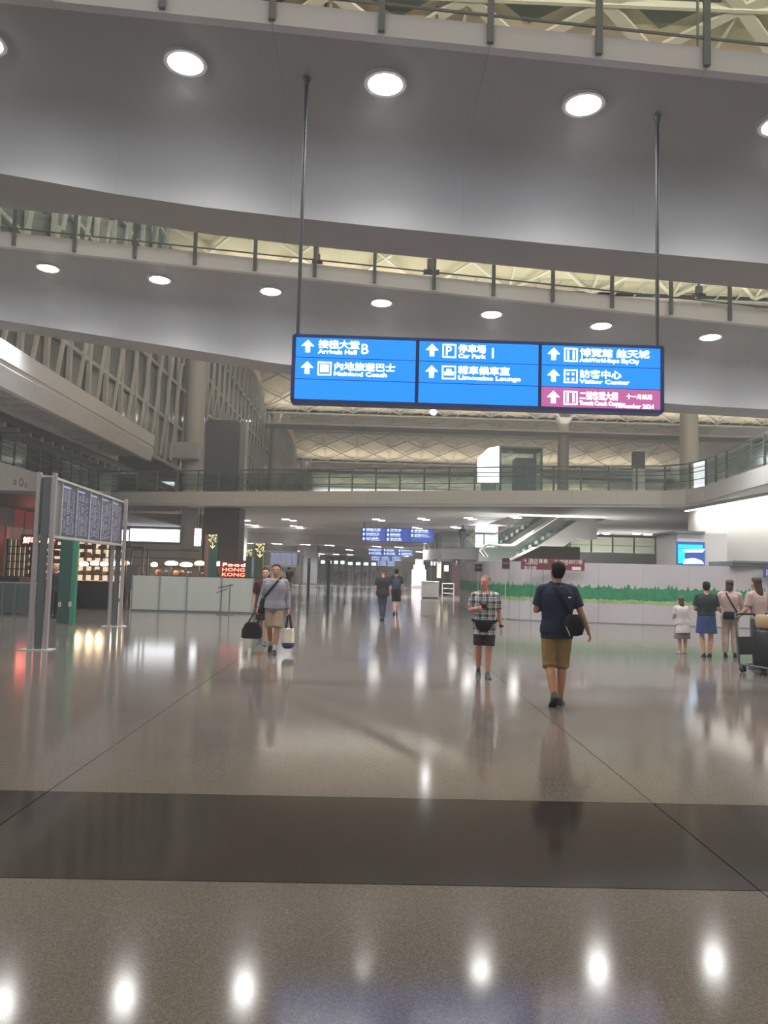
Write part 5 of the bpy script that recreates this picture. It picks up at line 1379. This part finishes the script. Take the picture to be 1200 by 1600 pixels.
for sx in (-1, 1):
    q = MB().tube([(.1 * sx, .12, 1.42), (.115 * sx, .02, 1.505), (.12 * sx, -.10, 1.42), (.13 * sx, -.135, 1.25), (.17 * sx, .02, 1.08), (.13 * sx, .14, 1.02)], .016, 6); q.v = [tuple(at(p6, v, k6)) for v in q.v]; q.build('strap', M_bag, bp)
# ---- group at right
l = ground(1066, 1021)
person('small child in pale dress with brown hair, leftmost of the group at right', l, R(190), 1.22, top=dict(m=M_wht, sleeve='short', hem=.62, ease=.03, flare=.05), bottom=dict(kind='dress', m=cloth('taupe_frill', C(120, 108, 104)), end=.46, flare=.07), hair=('long', M_hairb), vox=.013, lean=8,
       pose=dict(elL=(.22, -.05, 1.15), wrL=(.14, -.24, 1.12), elR=(-.22, -.05, 1.15), wrR=(-.14, -.24, 1.12)), shoes=(M_pinkw, True), wide=1.15)
l = ground(1104, 1027)
person('person in dark top and bright blue skirt standing beside the child', l, R(165), 1.56, top=dict(m=M_dgt, sleeve='short', hem=.98, ease=.03), bottom=dict(kind='skirt', m=M_bskirt, end=.56, flare=.05), hair=('short', M_hair), vox=.012, wide=1.15,
       pose=dict(elL=(.255, -.02, 1.13), wrL=(.13, -.19, 1.05), elR=(-.255, -.02, 1.13), wrR=(-.13, -.19, 1.05), ankL=(.06, .03, .085), ankR=(-.07, .0, .085)), shoes=(M_dark, True))
l = ground(1141, 1027)
p9, J9, k9, L9 = person('person in pale blouse and cream trousers with black hip bag in the group at right', l, R(150), 1.62, top=dict(m=M_pinkw, sleeve='short', hem=.86, ease=.03), bottom=dict(kind='trousers', m=M_crm, end=.1), hair=('bob', M_hairb), vox=.012,
       pose=dict(elR=(-.24, -.08, 1.15), wrR=(-.20, -.30, 1.08), elL=(.25, -.03, 1.12), wrL=(.2, -.22, 1.0)), shoes=(M_dark, True))
hb = root('hip_bag', at(p9, (-.06, .18, .86), k9), 'black hip bag on the person in pale blouse and cream trousers', 'bag')
q = MB().ell([(.86, 0, 0, .13, .04), (.89, 0, 0, .16, .06), (1.0, 0, 0, .16, .06), (1.04, 0, 0, .13, .04)], 16); q.v = [tuple(at(p9, (v[0] - .03, v[1] + .18, v[2]), k9)) for v in q.v]; q.build('pouch', M_bag, hb, smooth=True)
strap_loop(p9, k9, L9, (.10, 1.51), (-.16, 1.02), .03, M_bag, hb, e=.042)
l = ground(1187, 1046)
p10, J10, k10, L10 = person('person in pale pink top pushing a luggage trolley at the right edge', l, R(200), 1.68, top=dict(m=M_pinkw, sleeve='short', hem=.88), bottom=dict(kind='trousers', m=cloth('grey_trousers', C(84, 86, 94)), end=.1), hair=('long', M_hairb), vox=.012, lean=6,
       pose=dict(elL=(.25, -.04, 1.14), wrL=(.20, -.27, 1.03), elR=(-.25, -.04, 1.14), wrR=(-.20, -.27, 1.03)), curl=(60, 60), palm={'L': (0, 0, -1), 'R': (0, 0, -1)}, shoes=(M_char, True))
# luggage trolley with two cases, in front of that person
tl = ground(1200, 1054)
tr_ = root('luggage_trolley', tl, 'dark luggage trolley loaded with cases at the right edge', 'trolley', rz=R(20))
for sx in (-1, 1):
    MB().tube([(.26 * sx, -.45, .14), (.26 * sx, .38, .14), (.26 * sx, .46, .95)], .02, 8).build('side_frame', M_dsteel, tr_, local=True)
MB().tube([(-.26, .46, .95), (-.22, .50, 1.02), (.22, .50, 1.02), (.26, .46, .95)], .022, 8).build('push_handle', M_black, tr_, local=True)
for y in (-.4, -.2, 0, .2, .36): MB().bbox((-.26, y - .025, .13), (.26, y + .025, .15)).build('deck_bar', M_dsteel, tr_, local=True)
MB().bbox((-.24, .40, .3), (.24, .42, .62)).build('back_plate', M_char, tr_, local=True)
for x, y in ((-.24, .32), (.24, .32), (0, -.4)):
    w = MB().cyl((x - .02, y, .065), (x + .02, y, .065), .063, n=16).build('wheel', M_black, tr_, local=True, smooth=True)
    MB().bbox((x - .03, y - .015, .06), (x + .03, y + .015, .14)).build('caster', M_steel, tr_, local=True)
def suitcase(c, d, m, lab, rz):
    s = root('suitcase', c, lab, 'suitcase', None, rz=rz)
    x, y, z = d
    MB().loft([[(a * x / 2 * f, b * y / 2 * f, zz) for a, b in ((-1, -.8), (-.88, -1), (.88, -1), (1, -.8), (1, .8), (.88, 1), (-.88, 1), (-1, .8))] for zz, f in ((.0, .92), (.03, 1), (z - .03, 1), (z, .92))]).build('shell', m, s, local=True, smooth=True)
    for k in range(4): MB().bbox((-x / 2 + x * (k + .7) / 5 - .012, -y / 2 - .008, .06), (-x / 2 + x * (k + .7) / 5 + .012, -y / 2 + .002, z - .06)).build('rib', m, s, local=True)
    MB().tube([(-.08, 0, z - .005), (-.07, 0, z + .035), (.07, 0, z + .035), (.08, 0, z - .005)], .012, 6).build('handle', M_black, s, local=True)
fx_ = WM[tr_.name]
suitcase(fx_ @ V((.02, -.02, .15)), (.46, .34, .62), mat('case_black', C(36, 38, 44), .4), 'black ribbed suitcase standing on the luggage trolley', R(20))
suitcase(fx_ @ V((0, -.30, .15)), (.44, .2, .50), mat('case_blue', C(44, 50, 78), .4), 'dark blue case on the front of the luggage trolley', R(20))
suitcase(fx_ @ V((.02, -.02, .81)), (.40, .28, .22), mat('case_tan', C(176, 150, 122), .5), 'tan bag lying on top of the black suitcase on the trolley', R(20))
# ---- people standing on other things or far off
c = U(722, 858, 53.2)
person('person in dark clothes with a bag leaning at the mezzanine rail below the deck', (c.x, 53.2, 3.2), R(200), 1.66, top=dict(m=M_bgrey, sleeve='long', hem=.82), bottom=dict(kind='trousers', m=M_dark, end=.1), vox=.02, face=False)
c = U(826, 850, 54)
person('dim person on the mezzanine between the two escalators', (c.x, 54.5, 3.2), R(160), 1.6, top=dict(m=M_dark, sleeve='long', hem=.82), bottom=dict(kind='trousers', m=M_dark, end=.1), vox=.02, face=False)
l = ground(83, 966)
person('person with pale hair in the dark shop beside the green pillar', l, R(60), 1.55, top=dict(m=M_dark, sleeve='long', hem=.82), bottom=dict(kind='trousers', m=M_dark, end=.1), hair=('bob', mat('hair_fair', C(170, 140, 110), .6)), vox=.016)
for px, py, lab, rz in ((415, 937, 'person in white t shirt and cap left behind the man with two bags', 20), (437, 938, 'person in white t shirt mostly hidden behind the head of the man with two bags', -15), (450, 934, 'person in dark top right behind the man with two bags', 170)):
    l = ground(px, py)
    person(lab, l, R(rz), 1.68, top=dict(m=M_dark if px == 450 else M_tee, sleeve='short', hem=.82), bottom=dict(kind='trousers', m=M_beige if px == 450 else M_dark, end=.1), vox=.018, hair=('short', M_hair))
# crowd far down the hall: three builds, then copies
def copy_tree(o, parent=None):
    c = o.copy(); COL.objects.link(c)
    if parent: c.parent = parent
    for ch in list(o.children): copy_tree(ch, c)
    return c
GR = 'far off people at the end of the hall'
kinds = []
for i, (m1, m2) in enumerate(((M_dark, M_dark), (M_wine, M_bag), (M_bgrey, M_beige))):
    kinds.append((m1, m2))
spots = [(533, 908), (541, 910), (549, 907), (556, 911), (563, 906), (570, 909), (577, 906), (584, 908), (590, 905), (628, 907), (634, 910), (640, 905), (647, 908), (655, 912), (661, 907), (668, 909), (524, 906), (604, 904), (611, 903), (545, 903), (620, 902)]
srcs = []
for i, (px, py) in enumerate(spots):
    l = ground(px, py)
    if i < 3:
        o = person('tiny distant person seen dark against the far end of the hall', l, R(40 * i), 1.66, top=dict(m=kinds[i][0], sleeve='long', hem=.82), bottom=dict(kind='trousers', m=kinds[i][1], end=.1), vox=.028, face=False, group=GR)[0]
        srcs.append(o)
    else:
        o = copy_tree(srcs[i % 3]); o.location = l; o.rotation_euler.z = R(67 * i)
# ================================================================== HAZE: added volume imitating a lens veil over the view
def haze(d):
    m = bpy.data.materials.new('lens_veil'); m.use_nodes = True
    nt = m.node_tree; nt.nodes.clear()
    o = nt.nodes.new('ShaderNodeOutputMaterial'); v = nt.nodes.new('ShaderNodeVolumeScatter')
    v.inputs['Color'].default_value = (1, 1, 1, 1); v.inputs['Density'].default_value = d; v.inputs['Anisotropy'].default_value = 0.45
    nt.links.new(v.outputs[0], o.inputs['Volume'])
    h = MB().bbox((-41, -15, -.6), (61, 216, 31)).build('haze', m, None, kind='stuff', label='thin added haze standing in for lens veil across the whole hall', cat='haze')
    return h
haze(0.0034)
